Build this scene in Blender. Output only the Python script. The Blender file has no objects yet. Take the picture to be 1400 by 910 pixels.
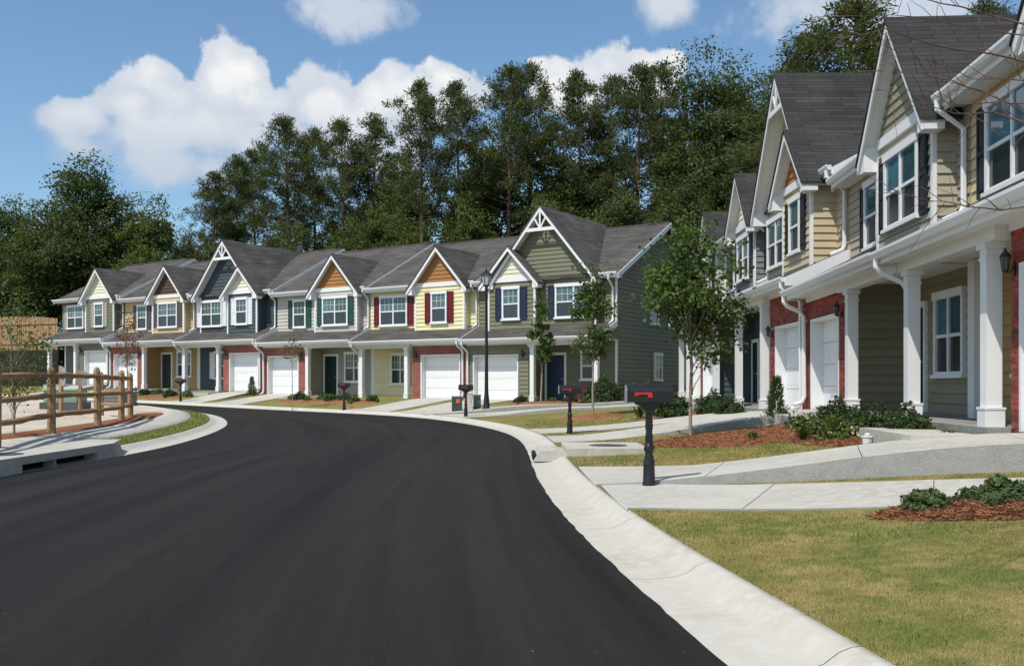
import bpy, math, random
import numpy as np
from mathutils import Vector

random.seed(7)
rng = np.random.default_rng(11)
R = math.radians
scene = bpy.context.scene
COL = scene.collection

# ------------------------------------------------------------------ camera
CAM_H = 1.3
cam_data = bpy.data.cameras.new("camera")
cam_data.sensor_width = 36.0
cam_data.lens = 36.0 * 1300 / 1400
cam_data.shift_y = 72 / 1400
cam_data.clip_start = 0.05
cam_data.clip_end = 3000
cam = bpy.data.objects.new("camera", cam_data)
cam.location = (0, 0, CAM_H)
cam.rotation_euler = (R(90), 0, 0)
COL.objects.link(cam)
scene.camera = cam

# ------------------------------------------------------------------ sun, sky, exposure
SUN_EL = 56.0
SUN_DIR = Vector((-0.62, -0.78, 0)).normalized()          # towards the sun, on the ground
sun_data = bpy.data.lights.new("sun", 'SUN')
sun_data.energy = 3.7
sun_data.angle = R(0.5)
sun_data.color = (1.0, 0.955, 0.88)
sun = bpy.data.objects.new("sun", sun_data)
sv = Vector((SUN_DIR.x * math.cos(R(SUN_EL)), SUN_DIR.y * math.cos(R(SUN_EL)), math.sin(R(SUN_EL))))
sun.rotation_euler = sv.to_track_quat('Z', 'Y').to_euler()
sun.location = (-20, -20, 40)
COL.objects.link(sun)

scene.view_settings.view_transform = 'Standard'
scene.view_settings.look = 'None'
scene.view_settings.exposure = 0.12
scene.view_settings.gamma = 1.0
scene.render.film_transparent = False
scene.cycles.max_bounces = 5
scene.cycles.diffuse_bounces = 3
scene.cycles.glossy_bounces = 2
scene.cycles.transmission_bounces = 2

world = bpy.data.worlds.new("World")
scene.world = world
world.use_nodes = True


def build_world():
    nt = world.node_tree
    nt.nodes.clear()
    N, L = nt.nodes.new, nt.links.new
    out = N('ShaderNodeOutputWorld')
    bg = N('ShaderNodeBackground')
    L(bg.outputs[0], out.inputs[0])
    sky = N('ShaderNodeTexSky')
    sky.sky_type = 'NISHITA'
    sky.sun_disc = False
    sky.sun_elevation = R(SUN_EL)
    sky.sun_rotation = math.atan2(SUN_DIR.x, SUN_DIR.y)
    sky.air_density = 1.0
    sky.dust_density = 0.6
    sky.ozone_density = 2.2
    tc = N('ShaderNodeTexCoord')
    sep = N('ShaderNodeSeparateXYZ')
    L(tc.outputs['Generated'], sep.inputs[0])

    def math_(op, a, b=None, clamp=False):
        m = N('ShaderNodeMath'); m.operation = op; m.use_clamp = clamp
        for i, x in enumerate((a, b)):
            if x is None:
                continue
            if isinstance(x, (int, float)):
                m.inputs[i].default_value = x
            else:
                L(x, m.inputs[i])
        return m.outputs[0]
    az = math_('ARCTAN2', sep.outputs[0], sep.outputs[1])
    hyp = math_('SQRT', math_('ADD', math_('MULTIPLY', sep.outputs[0], sep.outputs[0]),
                              math_('MULTIPLY', sep.outputs[1], sep.outputs[1])))
    el = math_('ARCTAN2', sep.outputs[2], hyp)
    comb = N('ShaderNodeCombineXYZ')
    L(az, comb.inputs[0]); L(el, comb.inputs[1])
    # wobble of the outlines
    n1 = N('ShaderNodeTexNoise'); n1.inputs['Scale'].default_value = 9.0
    n1.inputs['Detail'].default_value = 9.0; n1.inputs['Roughness'].default_value = 0.62
    L(comb.outputs[0], n1.inputs['Vector'])
    n2 = N('ShaderNodeTexNoise'); n2.inputs['Scale'].default_value = 24.0
    n2.inputs['Detail'].default_value = 8.0; n2.inputs['Roughness'].default_value = 0.6
    L(comb.outputs[0], n2.inputs['Vector'])
    # heaped clouds: (azimuth, elevation, half width, half height) in radians
    def ang(px, py, rx, ry):
        a = math.atan((px - 700) / 1300.0)
        e = math.atan((527 - py) / math.hypot(1300.0, px - 700))
        return a, e, rx / 1400.0, ry / 1400.0
    heaps = [ang(110, 168, 62, 44), ang(175, 140, 66, 50), ang(230, 128, 60, 52), ang(315, 112, 72, 68),
             ang(200, 190, 130, 50), ang(300, 185, 150, 55), ang(440, 140, 80, 58), ang(540, 135, 90, 52),
             ang(620, 125, 66, 42), ang(480, 200, 170, 60), ang(230, 225, 150, 50), ang(120, 205, 70, 40), ang(830, 92, 62, 44), ang(780, 120, 70, 40),
             ang(890, 110, 70, 34)]
    wisps = [ang(480, 12, 95, 40), ang(915, 8, 50, 30), ang(1090, 12, 120, 60), ang(1230, 22, 130, 54)]

    def field(lst):
        acc = None
        for a, e, rx, ry in lst:
            dx = math_('DIVIDE', math_('SUBTRACT', az, a), rx)
            dy = math_('DIVIDE', math_('SUBTRACT', el, e), ry)
            d = math_('SUBTRACT', 1.0, math_('SQRT', math_('ADD', math_('MULTIPLY', dx, dx), math_('MULTIPLY', dy, dy))))
            if acc is None:
                acc = d
            else:
                m = N('ShaderNodeMath'); m.operation = 'SMOOTH_MAX'
                L(acc, m.inputs[0]); L(d, m.inputs[1]); m.inputs[2].default_value = 0.15
                acc = m.outputs[0]
        return acc

    def ramp(x, lo, hi):
        mr = N('ShaderNodeMapRange'); mr.interpolation_type = 'SMOOTHSTEP'
        L(x, mr.inputs[0]); mr.inputs[1].default_value = lo; mr.inputs[2].default_value = hi
        return mr.outputs[0]
    w1 = math_('SUBTRACT', n1.outputs[0], 0.5)
    w2 = math_('SUBTRACT', n2.outputs[0], 0.5)
    vo = N('ShaderNodeTexVoronoi'); vo.feature = 'SMOOTH_F1'; vo.inputs['Scale'].default_value = 26.0; vo.inputs['Smoothness'].default_value = 0.35
    dv = N('ShaderNodeVectorMath'); dv.operation = 'MULTIPLY_ADD'; L(n2.outputs['Color'], dv.inputs[0]); dv.inputs[1].default_value = (0.05, 0.05, 0.0); L(comb.outputs[0], dv.inputs[2])
    L(dv.outputs[0], vo.inputs['Vector'])
    bil = math_('MULTIPLY', math_('SUBTRACT', 0.45, vo.outputs['Distance']), 0.75)
    hf = math_('ADD', math_('ADD', math_('ADD', field(heaps), bil), math_('MULTIPLY', w1, 1.4)), math_('MULTIPLY', w2, 0.5))
    soft = math_('ADD', 0.20, math_('MULTIPLY', math_('SUBTRACT', 1.0, ramp(el, 0.19, 0.28)), 0.75))
    hm = ramp(math_('DIVIDE', math_('SUBTRACT', hf, 0.02), soft), 0.0, 1.0)
    wf = math_('ADD', math_('ADD', field(wisps), math_('MULTIPLY', w1, 2.4)), math_('MULTIPLY', w2, 1.2))
    wm = math_('MULTIPLY', ramp(wf, -0.05, 0.75), 0.78)
    # scattered clouds all round the sky away from the ones above
    n3 = N('ShaderNodeTexNoise'); n3.inputs['Scale'].default_value = 2.6
    n3.inputs['Detail'].default_value = 9.0; n3.inputs['Roughness'].default_value = 0.58
    L(tc.outputs['Generated'], n3.inputs['Vector'])
    away = ramp(math_('ABSOLUTE', az), 0.62, 0.9)
    gen = math_('MULTIPLY', math_('MULTIPLY', ramp(n3.outputs[0], 0.5, 0.66), away), ramp(el, 0.02, 0.25))
    mask = math_('MAXIMUM', math_('MAXIMUM', hm, wm), math_('MULTIPLY', gen, 0.85))
    # billow shading
    n4 = N('ShaderNodeTexNoise'); n4.inputs['Scale'].default_value = 13.0
    n4.inputs['Detail'].default_value = 6.0; n4.inputs['Roughness'].default_value = 0.55
    off = N('ShaderNodeVectorMath'); off.operation = 'ADD'; off.inputs[1].default_value = (3.1, 0.02, 0)
    L(comb.outputs[0], off.inputs[0]); L(off.outputs[0], n4.inputs['Vector'])
    shade = math_('ADD', ramp(hf, 0.1, 0.9), math_('ADD', math_('MULTIPLY', math_('SUBTRACT', n4.outputs[0], 0.5), 1.6), math_('MULTIPLY', bil, 0.9)), clamp=True)
    low = ramp(el, 0.20, 0.345)
    shade = math_('MULTIPLY', math_('ADD', math_('MULTIPLY', shade, 0.45), 0.55), math_('ADD', math_('MULTIPLY', low, 0.66), 0.34))
    cmix = N('ShaderNodeMix'); cmix.data_type = 'RGBA'
    L(shade, cmix.inputs[0])
    cmix.inputs[6].default_value = (0.30, 0.42, 0.58, 1)
    cmix.inputs[7].default_value = (0.93, 0.91, 0.89, 1)
    STR = 0.135
    tint = N('ShaderNodeMix'); tint.data_type = 'RGBA'; tint.blend_type = 'MULTIPLY'
    tint.inputs[0].default_value = 1.0
    tint.inputs[7].default_value = (0.86, 0.98, 1.0, 1)
    L(sky.outputs[0], tint.inputs[6])
    sc = N('ShaderNodeVectorMath'); sc.operation = 'SCALE'; sc.inputs['Scale'].default_value = 1.0 / STR
    L(cmix.outputs[2], sc.inputs[0])
    fin = N('ShaderNodeMix'); fin.data_type = 'RGBA'
    L(mask, fin.inputs[0]); L(tint.outputs[2], fin.inputs[6]); L(sc.outputs[0], fin.inputs[7])
    L(fin.outputs[2], bg.inputs['Color'])
    bg.inputs['Strength'].default_value = STR


build_world()

# ------------------------------------------------------------------ materials
MATS = {}


def new_mat(name):
    m = bpy.data.materials.new(name)
    m.use_nodes = True
    MATS[name] = m
    return m, m.node_tree, m.node_tree.nodes['Principled BSDF']


def mat(name, col, rough=0.6, var=0.10, vscale=2.0, bump=0.0, bscale=40.0, spec=0.35, rand=0.0, metal=0.0, fine=0.0, fscale=60.0):
    m, nt, p = new_mat(name)
    N, L = nt.nodes.new, nt.links.new
    geo = N('ShaderNodeNewGeometry')
    n = N('ShaderNodeTexNoise'); n.inputs['Scale'].default_value = vscale
    n.inputs['Detail'].default_value = 6; n.inputs['Roughness'].default_value = 0.6
    L(geo.outputs['Position'], n.inputs['Vector'])
    val = N('ShaderNodeMapRange')
    L(n.outputs[0], val.inputs[0])
    val.inputs[1].default_value = 0.25; val.inputs[2].default_value = 0.75
    val.inputs[3].default_value = 1 - var; val.inputs[4].default_value = 1 + var
    f = val.outputs[0]
    if fine:
        n2 = N('ShaderNodeTexNoise'); n2.inputs['Scale'].default_value = fscale; n2.inputs['Detail'].default_value = 3
        L(geo.outputs['Position'], n2.inputs['Vector'])
        mr = N('ShaderNodeMapRange'); L(n2.outputs[0], mr.inputs[0])
        mr.inputs[1].default_value = 0.25; mr.inputs[2].default_value = 0.75
        mr.inputs[3].default_value = 1 - fine; mr.inputs[4].default_value = 1 + fine
        mm = N('ShaderNodeMath'); mm.operation = 'MULTIPLY'; L(f, mm.inputs[0]); L(mr.outputs[0], mm.inputs[1]); f = mm.outputs[0]
    if rand:
        oi = N('ShaderNodeObjectInfo')
        mr = N('ShaderNodeMapRange'); L(oi.outputs['Random'], mr.inputs[0])
        mr.inputs[3].default_value = 1 - rand; mr.inputs[4].default_value = 1 + rand
        mm = N('ShaderNodeMath'); mm.operation = 'MULTIPLY'; L(f, mm.inputs[0]); L(mr.outputs[0], mm.inputs[1]); f = mm.outputs[0]
    vm = N('ShaderNodeVectorMath'); vm.operation = 'SCALE'; vm.inputs[0].default_value = col
    L(f, vm.inputs['Scale'])
    L(vm.outputs[0], p.inputs['Base Color'])
    p.inputs['Roughness'].default_value = rough
    p.inputs['Specular IOR Level'].default_value = spec
    p.inputs['Metallic'].default_value = metal
    if bump:
        nb = N('ShaderNodeTexNoise'); nb.inputs['Scale'].default_value = bscale; nb.inputs['Detail'].default_value = 4
        L(geo.outputs['Position'], nb.inputs['Vector'])
        b = N('ShaderNodeBump'); b.inputs['Strength'].default_value = bump; b.inputs['Distance'].default_value = 0.02
        L(nb.outputs[0], b.inputs['Height']); L(b.outputs[0], p.inputs['Normal'])
    return m


def patch_mat(name, cols, scales, rough=0.9, bump=0.3, bscale=60, spec=0.15, thr=((0.4, 0.6), (0.45, 0.65))):
    """three colours mixed by two noises of position"""
    m, nt, p = new_mat(name)
    N, L = nt.nodes.new, nt.links.new
    geo = N('ShaderNodeNewGeometry')
    cur = None
    for i, c in enumerate(cols):
        if cur is None:
            cur = N('ShaderNodeRGB'); cur.outputs[0].default_value = (*c, 1); cur = cur.outputs[0]
            continue
        n = N('ShaderNodeTexNoise'); n.inputs['Scale'].default_value = scales[i - 1]
        n.inputs['Detail'].default_value = 8; n.inputs['Roughness'].default_value = 0.65
        L(geo.outputs['Position'], n.inputs['Vector'])
        mr = N('ShaderNodeMapRange'); L(n.outputs[0], mr.inputs[0])
        mr.inputs[1].default_value, mr.inputs[2].default_value = thr[(i - 1) % len(thr)]
        mx = N('ShaderNodeMix'); mx.data_type = 'RGBA'
        L(mr.outputs[0], mx.inputs[0]); L(cur, mx.inputs[6]); mx.inputs[7].default_value = (*c, 1)
        cur = mx.outputs[2]
    L(cur, p.inputs['Base Color'])
    p.inputs['Roughness'].default_value = rough
    p.inputs['Specular IOR Level'].default_value = spec
    nb = N('ShaderNodeTexNoise'); nb.inputs['Scale'].default_value = bscale; nb.inputs['Detail'].default_value = 5
    L(geo.outputs['Position'], nb.inputs['Vector'])
    b = N('ShaderNodeBump'); b.inputs['Strength'].default_value = bump; b.inputs['Distance'].default_value = 0.02
    L(nb.outputs[0], b.inputs['Height']); L(b.outputs[0], p.inputs['Normal'])
    return m


def course_mat(name, axis, width, row, c1, c2, mortar, msize, rough, wscale=1.0, bump=0.4, patch=0.25):
    """brick or shingle courses in object space: axis is the running direction, rows climb with z"""
    m, nt, p = new_mat(name)
    N, L = nt.nodes.new, nt.links.new
    tc = N('ShaderNodeTexCoord'); sep = N('ShaderNodeSeparateXYZ'); L(tc.outputs['Object'], sep.inputs[0])
    mz = N('ShaderNodeMath'); mz.operation = 'MULTIPLY'; L(sep.outputs[2], mz.inputs[0]); mz.inputs[1].default_value = wscale
    cb = N('ShaderNodeCombineXYZ'); L(sep.outputs[axis], cb.inputs[0]); L(mz.outputs[0], cb.inputs[1])
    br = N('ShaderNodeTexBrick'); L(cb.outputs[0], br.inputs['Vector'])
    br.inputs['Scale'].default_value = 1.0
    br.inputs['Brick Width'].default_value = width; br.inputs['Row Height'].default_value = row
    br.inputs['Mortar Size'].default_value = msize; br.inputs['Mortar Smooth'].default_value = 0.2
    br.inputs['Color1'].default_value = (*c1, 1); br.inputs['Color2'].default_value = (*c2, 1)
    br.inputs['Mortar'].default_value = (*mortar, 1); br.inputs['Bias'].default_value = 0.0
    geo = N('ShaderNodeNewGeometry')
    n = N('ShaderNodeTexNoise'); n.inputs['Scale'].default_value = 0.9; n.inputs['Detail'].default_value = 7
    L(geo.outputs['Position'], n.inputs['Vector'])
    mr = N('ShaderNodeMapRange'); L(n.outputs[0], mr.inputs[0]); mr.inputs[1].default_value = 0.3; mr.inputs[2].default_value = 0.7
    mr.inputs[3].default_value = 1 - patch; mr.inputs[4].default_value = 1 + patch
    vm = N('ShaderNodeVectorMath'); vm.operation = 'SCALE'; L(br.outputs['Color'], vm.inputs[0]); L(mr.outputs[0], vm.inputs['Scale'])
    L(vm.outputs[0], p.inputs['Base Color'])
    p.inputs['Roughness'].default_value = rough; p.inputs['Specular IOR Level'].default_value = 0.2
    inv = N('ShaderNodeMath'); inv.operation = 'SUBTRACT'; inv.inputs[0].default_value = 1.0; L(br.outputs['Fac'], inv.inputs[1])
    b = N('ShaderNodeBump'); b.inputs['Strength'].default_value = bump; b.inputs['Distance'].default_value = 0.012
    L(inv.outputs[0], b.inputs['Height']); L(b.outputs[0], p.inputs['Normal'])
    return m


def leaf_mat(name, col, trans=0.35, var=0.35, rough=0.55, vscale=0.6):
    m, nt, p = new_mat(name)
    N, L = nt.nodes.new, nt.links.new
    geo = N('ShaderNodeNewGeometry')
    n = N('ShaderNodeTexNoise'); n.inputs['Scale'].default_value = vscale; n.inputs['Detail'].default_value = 8
    n.inputs['Roughness'].default_value = 0.7
    L(geo.outputs['Position'], n.inputs['Vector'])
    mr = N('ShaderNodeMapRange'); L(n.outputs[0], mr.inputs[0]); mr.inputs[1].default_value = 0.3; mr.inputs[2].default_value = 0.7
    mr.inputs[3].default_value = 1 - var; mr.inputs[4].default_value = 1 + var
    vm = N('ShaderNodeVectorMath'); vm.operation = 'SCALE'; vm.inputs[0].default_value = col; L(mr.outputs[0], vm.inputs['Scale'])
    L(vm.outputs[0], p.inputs['Base Color'])
    p.inputs['Roughness'].default_value = rough; p.inputs['Specular IOR Level'].default_value = 0.25
    tr = N('ShaderNodeBsdfTranslucent')
    v2 = N('ShaderNodeVectorMath'); v2.operation = 'MULTIPLY'; L(vm.outputs[0], v2.inputs[0]); v2.inputs[1].default_value = (1.3, 1.25, 0.6)
    L(v2.outputs[0], tr.inputs['Color'])
    mx = N('ShaderNodeMixShader'); mx.inputs[0].default_value = trans
    L(p.outputs[0], mx.inputs[1]); L(tr.outputs[0], mx.inputs[2])
    L(mx.outputs[0], nt.nodes['Material Output'].inputs['Surface'])
    return m


WHITE = mat('white_paint', (0.78, 0.78, 0.77), 0.45, 0.04, 1.2)
DOORWHITE = mat('garage_door_paint', (0.80, 0.80, 0.79), 0.4, 0.03, 1.0)
GUTTER = mat('gutter_paint', (0.76, 0.76, 0.75), 0.35, 0.05, 2.0, spec=0.5)
BLACK = mat('black_metal', (0.012, 0.012, 0.013), 0.32, 0.15, 6, bump=0.05, spec=0.5)
DARKVOID = mat('dark_interior', (0.008, 0.008, 0.009), 0.9)
MORTAR = mat('mortar', (0.34, 0.29, 0.25), 0.95, 0.15, 8, bump=0.3)
BRICKS = [mat('brick_red', (0.30, 0.055, 0.038), 0.85, 0.3, 14, bump=0.3, bscale=70, rand=0.35),
          mat('brick_dark', (0.17, 0.04, 0.032), 0.85, 0.3, 14, bump=0.3, bscale=70, rand=0.3)]
BRICKWALL = course_mat('brick_courses', 0, 0.22, 0.076, (0.33, 0.06, 0.042), (0.20, 0.042, 0.033), (0.36, 0.28, 0.24), 0.009, 0.85)
BRICKSIDE = course_mat('brick_courses_side', 1, 0.22, 0.076, (0.33, 0.06, 0.042), (0.20, 0.042, 0.033), (0.36, 0.28, 0.24), 0.009, 0.85)
SHINGLE_U = course_mat('shingles_main', 0, 0.85, 0.15, (0.120, 0.109, 0.097), (0.072, 0.065, 0.058), (0.046, 0.042, 0.038), 0.010, 0.92, wscale=2.1, patch=0.22)
SHINGLE_U2 = course_mat('shingles_main_view_dark', 0, 0.85, 0.15, (0.056, 0.054, 0.052), (0.034, 0.033, 0.032), (0.022, 0.021, 0.021), 0.010, 0.92, wscale=2.1, patch=0.22)  # same shingle, darkened: right roofs' duller look from this angle painted into the colour
SHINGLE_V2 = course_mat('shingles_gable_view_dark', 1, 0.85, 0.15, (0.056, 0.054, 0.052), (0.034, 0.033, 0.032), (0.022, 0.021, 0.021), 0.010, 0.92, wscale=1.4, patch=0.22)  # gable courses, darkened the same way for viewing angle and gloss
SHINGLE_V = course_mat('shingles_gable', 1, 0.85, 0.15, (0.120, 0.109, 0.097), (0.072, 0.065, 0.058), (0.046, 0.042, 0.038), 0.010, 0.92, wscale=1.4, patch=0.22)
CONC = patch_mat('concrete', [(0.50, 0.472, 0.41), (0.42, 0.39, 0.33), (0.54, 0.515, 0.455)], (0.7, 9.0), 0.9, 0.15, 120)
CURBC = patch_mat('kerb_concrete', [(0.52, 0.485, 0.415), (0.44, 0.385, 0.31), (0.56, 0.53, 0.465)], (0.8, 7.0), 0.9, 0.10, 150, thr=((0.5, 0.72), (0.45, 0.65)))
CONCSIDE = patch_mat('rough_concrete', [(0.35, 0.34, 0.32), (0.30, 0.29, 0.27), (0.38, 0.37, 0.35)], (4.0, 30.0), 0.95, 0.4, 60)
FOUND = patch_mat('foundation_concrete', [(0.30, 0.29, 0.27), (0.24, 0.23, 0.21), (0.34, 0.33, 0.31)], (1.4, 12.0), 0.95, 0.3, 60)
LAWN = patch_mat('lawn_turf', [(0.215, 0.185, 0.055), (0.13, 0.15, 0.036), (0.30, 0.23, 0.09)], (0.55, 2.6), 0.95, 0.6, 90)
LAWNG = patch_mat('green_turf', [(0.10, 0.125, 0.028), (0.14, 0.14, 0.035), (0.075, 0.10, 0.022)], (0.6, 3.2), 0.95, 0.6, 90)
SAND = patch_mat('sandy_soil', [(0.55, 0.48, 0.385), (0.44, 0.36, 0.27), (0.62, 0.55, 0.46)], (0.5, 3.0), 0.95, 0.6, 18)
SOIL = patch_mat('forest_soil', [(0.045, 0.035, 0.02), (0.03, 0.035, 0.014), (0.07, 0.05, 0.03)], (0.3, 2.0), 0.95, 0.5, 20)
MULCH = patch_mat('pine_straw_bed', [(0.27, 0.115, 0.055), (0.18, 0.076, 0.038), (0.34, 0.155, 0.078)], (1.2, 14.0), 0.95, 0.9, 70)
STRAW = mat('pine_straw_strand', (0.33, 0.145, 0.07), 0.85, 0.45, 22)
BARK = mat('bark', (0.14, 0.105, 0.08), 0.95, 0.3, 5, bump=0.8, bscale=25)
PINEBARK = mat('pine_bark', (0.20, 0.135, 0.09), 0.95, 0.35, 5, bump=0.8, bscale=18)
SAPBARK = mat('sapling_bark', (0.30, 0.25, 0.20), 0.9, 0.25, 14, bump=0.4, bscale=50)
REDTWIG = mat('reddish_twig', (0.13, 0.08, 0.062), 0.8, 0.25, 14)
CEDAR = patch_mat('cedar_rail', [(0.34, 0.20, 0.10), (0.24, 0.125, 0.06), (0.42, 0.27, 0.15)], (5.0, 22.0), 0.85, 0.5, 35)
CEDARPOST = patch_mat('cedar_post', [(0.36, 0.235, 0.12), (0.25, 0.15, 0.075), (0.43, 0.30, 0.17)], (5.0, 22.0), 0.85, 0.5, 35)
PICKET = patch_mat('picket_wood', [(0.40, 0.25, 0.14), (0.30, 0.17, 0.09), (0.48, 0.33, 0.2)], (3.0, 9.0), 0.85, 0.3, 30)
GREENBOX = mat('green_enamel', (0.035, 0.06, 0.05), 0.45, 0.1, 3)
PALEGREEN = mat('pale_green_plastic', (0.22, 0.34, 0.22), 0.5, 0.1, 3)
RED = mat('red_plastic', (0.55, 0.02, 0.02), 0.5, 0.05)
ORANGE = mat('orange_sticker', (0.7, 0.13, 0.03), 0.5, 0.05)
GREYWOOD = mat('grey_slat', (0.16, 0.155, 0.15), 0.8, 0.3, 8)
SIGNBACK = mat('grey_sign_back', (0.26, 0.29, 0.32), 0.5, 0.1)
STEEL = mat('galvanised', (0.42, 0.43, 0.44), 0.4, 0.1, 5, metal=0.6)
WALLGLASS = mat('smoked_glass', (0.10, 0.10, 0.10), 0.15, 0.05, spec=0.6)
LAMPGLASS = mat('lantern_glass', (0.55, 0.56, 0.55), 0.25, 0.05, spec=0.6)
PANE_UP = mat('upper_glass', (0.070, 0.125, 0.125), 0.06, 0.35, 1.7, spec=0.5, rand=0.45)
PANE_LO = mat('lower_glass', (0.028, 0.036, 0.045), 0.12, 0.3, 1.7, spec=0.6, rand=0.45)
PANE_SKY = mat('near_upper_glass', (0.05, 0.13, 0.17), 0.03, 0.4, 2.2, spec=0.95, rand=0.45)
NAVYDOOR = mat('navy_door', (0.018, 0.035, 0.075), 0.45, 0.05)


def asphalt_mat():
    m, nt, p = new_mat('fresh_asphalt')
    N, L = nt.nodes.new, nt.links.new
    geo = N('ShaderNodeNewGeometry')
    n = N('ShaderNodeTexNoise'); n.inputs['Scale'].default_value = 0.35; n.inputs['Detail'].default_value = 9; n.inputs['Roughness'].default_value = 0.65
    tc = N('ShaderNodeTexCoord'); mp = N('ShaderNodeMapping'); mp.inputs['Scale'].default_value = (4.2, 0.16, 1); L(tc.outputs['UV'], mp.inputs[0]); L(mp.outputs[0], n.inputs['Vector'])
    mr = N('ShaderNodeMapRange'); L(n.outputs[0], mr.inputs[0]); mr.inputs[1].default_value = 0.25; mr.inputs[2].default_value = 0.8
    mr.inputs[3].default_value = 0.005; mr.inputs[4].default_value = 0.030
    v = N('ShaderNodeTexVoronoi'); v.inputs['Scale'].default_value = 120; L(geo.outputs['Position'], v.inputs['Vector'])
    sepc = N('ShaderNodeSeparateColor'); L(v.outputs['Color'], sepc.inputs[0])
    gt = N('ShaderNodeMath'); gt.operation = 'GREATER_THAN'; gt.inputs[1].default_value = 0.99995; L(sepc.outputs[0], gt.inputs[0])
    g = N('ShaderNodeMapRange'); L(sepc.outputs[1], g.inputs[0]); g.inputs[3].default_value = 0.75; g.inputs[4].default_value = 1.25
    mu = N('ShaderNodeMath'); mu.operation = 'MULTIPLY'; L(mr.outputs[0], mu.inputs[0]); L(g.outputs[0], mu.inputs[1])
    sc = N('ShaderNodeMath'); sc.operation = 'MULTIPLY_ADD'; L(gt.outputs[0], sc.inputs[0]); sc.inputs[1].default_value = 0.22; L(mu.outputs[0], sc.inputs[2])
    cb = N('ShaderNodeCombineColor')
    for i in range(3):
        mm = N('ShaderNodeMath'); mm.operation = 'MULTIPLY'; L(sc.outputs[0], mm.inputs[0]); mm.inputs[1].default_value = (1.18, 1.0, 0.80)[i]
        L(mm.outputs[0], cb.inputs[i])
    L(cb.outputs[0], p.inputs['Base Color'])
    p.inputs['Roughness'].default_value = 0.82; p.inputs['Specular IOR Level'].default_value = 0.22
    b = N('ShaderNodeBump'); b.inputs['Strength'].default_value = 0.5; b.inputs['Distance'].default_value = 0.008
    nb = N('ShaderNodeTexNoise'); nb.inputs['Scale'].default_value = 120; nb.inputs['Detail'].default_value = 3; L(geo.outputs['Position'], nb.inputs['Vector'])
    L(nb.outputs[0], b.inputs['Height']); L(b.outputs[0], p.inputs['Normal'])
    return m


ASPHALT = asphalt_mat()


def siding_mat(name, col):
    return mat('siding_' + name, col, 0.6, 0.05, 1.5, rand=0.05, fine=0.04, fscale=25)


# ------------------------------------------------------------------ mesh helpers
class MB:
    def __init__(s):
        s.v = []; s.f = []

    def add(s, vs, fs):
        n = len(s.v); s.v += [tuple(p) for p in vs]; s.f += [tuple(i + n for i in f) for f in fs]; return s

    def box(s, x0, x1, y0, y1, z0, z1):
        return s.add([(x0, y0, z0), (x1, y0, z0), (x1, y1, z0), (x0, y1, z0), (x0, y0, z1), (x1, y0, z1), (x1, y1, z1), (x0, y1, z1)],
                     [(0, 3, 2, 1), (4, 5, 6, 7), (0, 1, 5, 4), (1, 2, 6, 5), (2, 3, 7, 6), (3, 0, 4, 7)])

    def prism(s, poly, axis, a0, a1):
        """poly in the two other axes (order u,w for axis y; v,w for axis x; x,y for axis z), counter-clockwise"""
        def P(p, a):
            return {'x': (a, p[0], p[1]), 'y': (p[0], a, p[1]), 'z': (p[0], p[1], a)}[axis]
        n = len(poly)
        vs = [P(p, a0) for p in poly] + [P(p, a1) for p in poly]
        fs = [tuple(range(n)), tuple(range(2 * n - 1, n - 1, -1))]
        fs += [((i + 1) % n, i, n + i, n + (i + 1) % n) for i in range(n)]
        return s.add(vs, fs)

    def tube(s, pts, rad, n=8, cap=True):
        pts = [Vector(p) for p in pts]
        if not isinstance(rad, (list, tuple)):
            rad = [rad] * len(pts)
        base = len(s.v); ref = None
        for i, p in enumerate(pts):
            t = (pts[min(i + 1, len(pts) - 1)] - pts[max(i - 1, 0)]).normalized()
            if ref is None:
                ref = Vector((1, 0, 0)) if abs(t.x) < 0.8 else Vector((0, 1, 0))
            a = (ref - t * ref.dot(t)).normalized(); b = t.cross(a); ref = a
            for k in range(n):
                th = 2 * math.pi * (k + 0.5) / n
                q = p + (a * math.cos(th) + b * math.sin(th)) * rad[i]
                s.v.append((q.x, q.y, q.z))
        for i in range(len(pts) - 1):
            for k in range(n):
                a = base + i * n + k; b = base + i * n + (k + 1) % n
                s.f.append((a, b, b + n, a + n))
        if cap:
            s.f.append(tuple(base + k for k in range(n - 1, -1, -1)))
            e = base + (len(pts) - 1) * n
            s.f.append(tuple(e + k for k in range(n)))
        return s

    def lathe(s, prof, n=16, c=(0, 0, 0), ripple=0.0, rn=6, twist=0.0, zr=None):
        base = len(s.v)
        for r, z in prof:
            for k in range(n):
                th = 2 * math.pi * k / n
                rr = r
                if ripple and zr and zr[0] <= z <= zr[1]:
                    rr = r * (1 + ripple * math.sin(rn * th + twist * z))
                s.v.append((c[0] + rr * math.cos(th), c[1] + rr * math.sin(th), c[2] + z))
        for i in range(len(prof) - 1):
            for k in range(n):
                a = base + i * n + k; b = base + i * n + (k + 1) % n
                s.f.append((a, b, b + n, a + n))
        s.f.append(tuple(base + k for k in range(n - 1, -1, -1)))
        e = base + (len(prof) - 1) * n
        s.f.append(tuple(e + k for k in range(n)))
        return s

    def mesh(s, name, m, smooth=False):
        me = bpy.data.meshes.new(name)
        me.from_pydata(s.v, [], s.f)
        me.materials.append(m)
        if smooth:
            me.polygons.foreach_set('use_smooth', [True] * len(me.polygons))
        me.update()
        return me

    def build(s, name, m, parent=None, smooth=False, loc=None):
        return link(name, s.mesh(name, m, smooth), parent, loc)


def link(name, me, parent=None, loc=None, rotz=None, scale=None):
    o = bpy.data.objects.new(name, me)
    COL.objects.link(o)
    if parent:
        o.parent = parent
    if loc is not None:
        o.location = loc
    if rotz is not None:
        o.rotation_euler = (0, 0, rotz)
    if scale is not None:
        o.scale = scale
    return o


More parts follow.
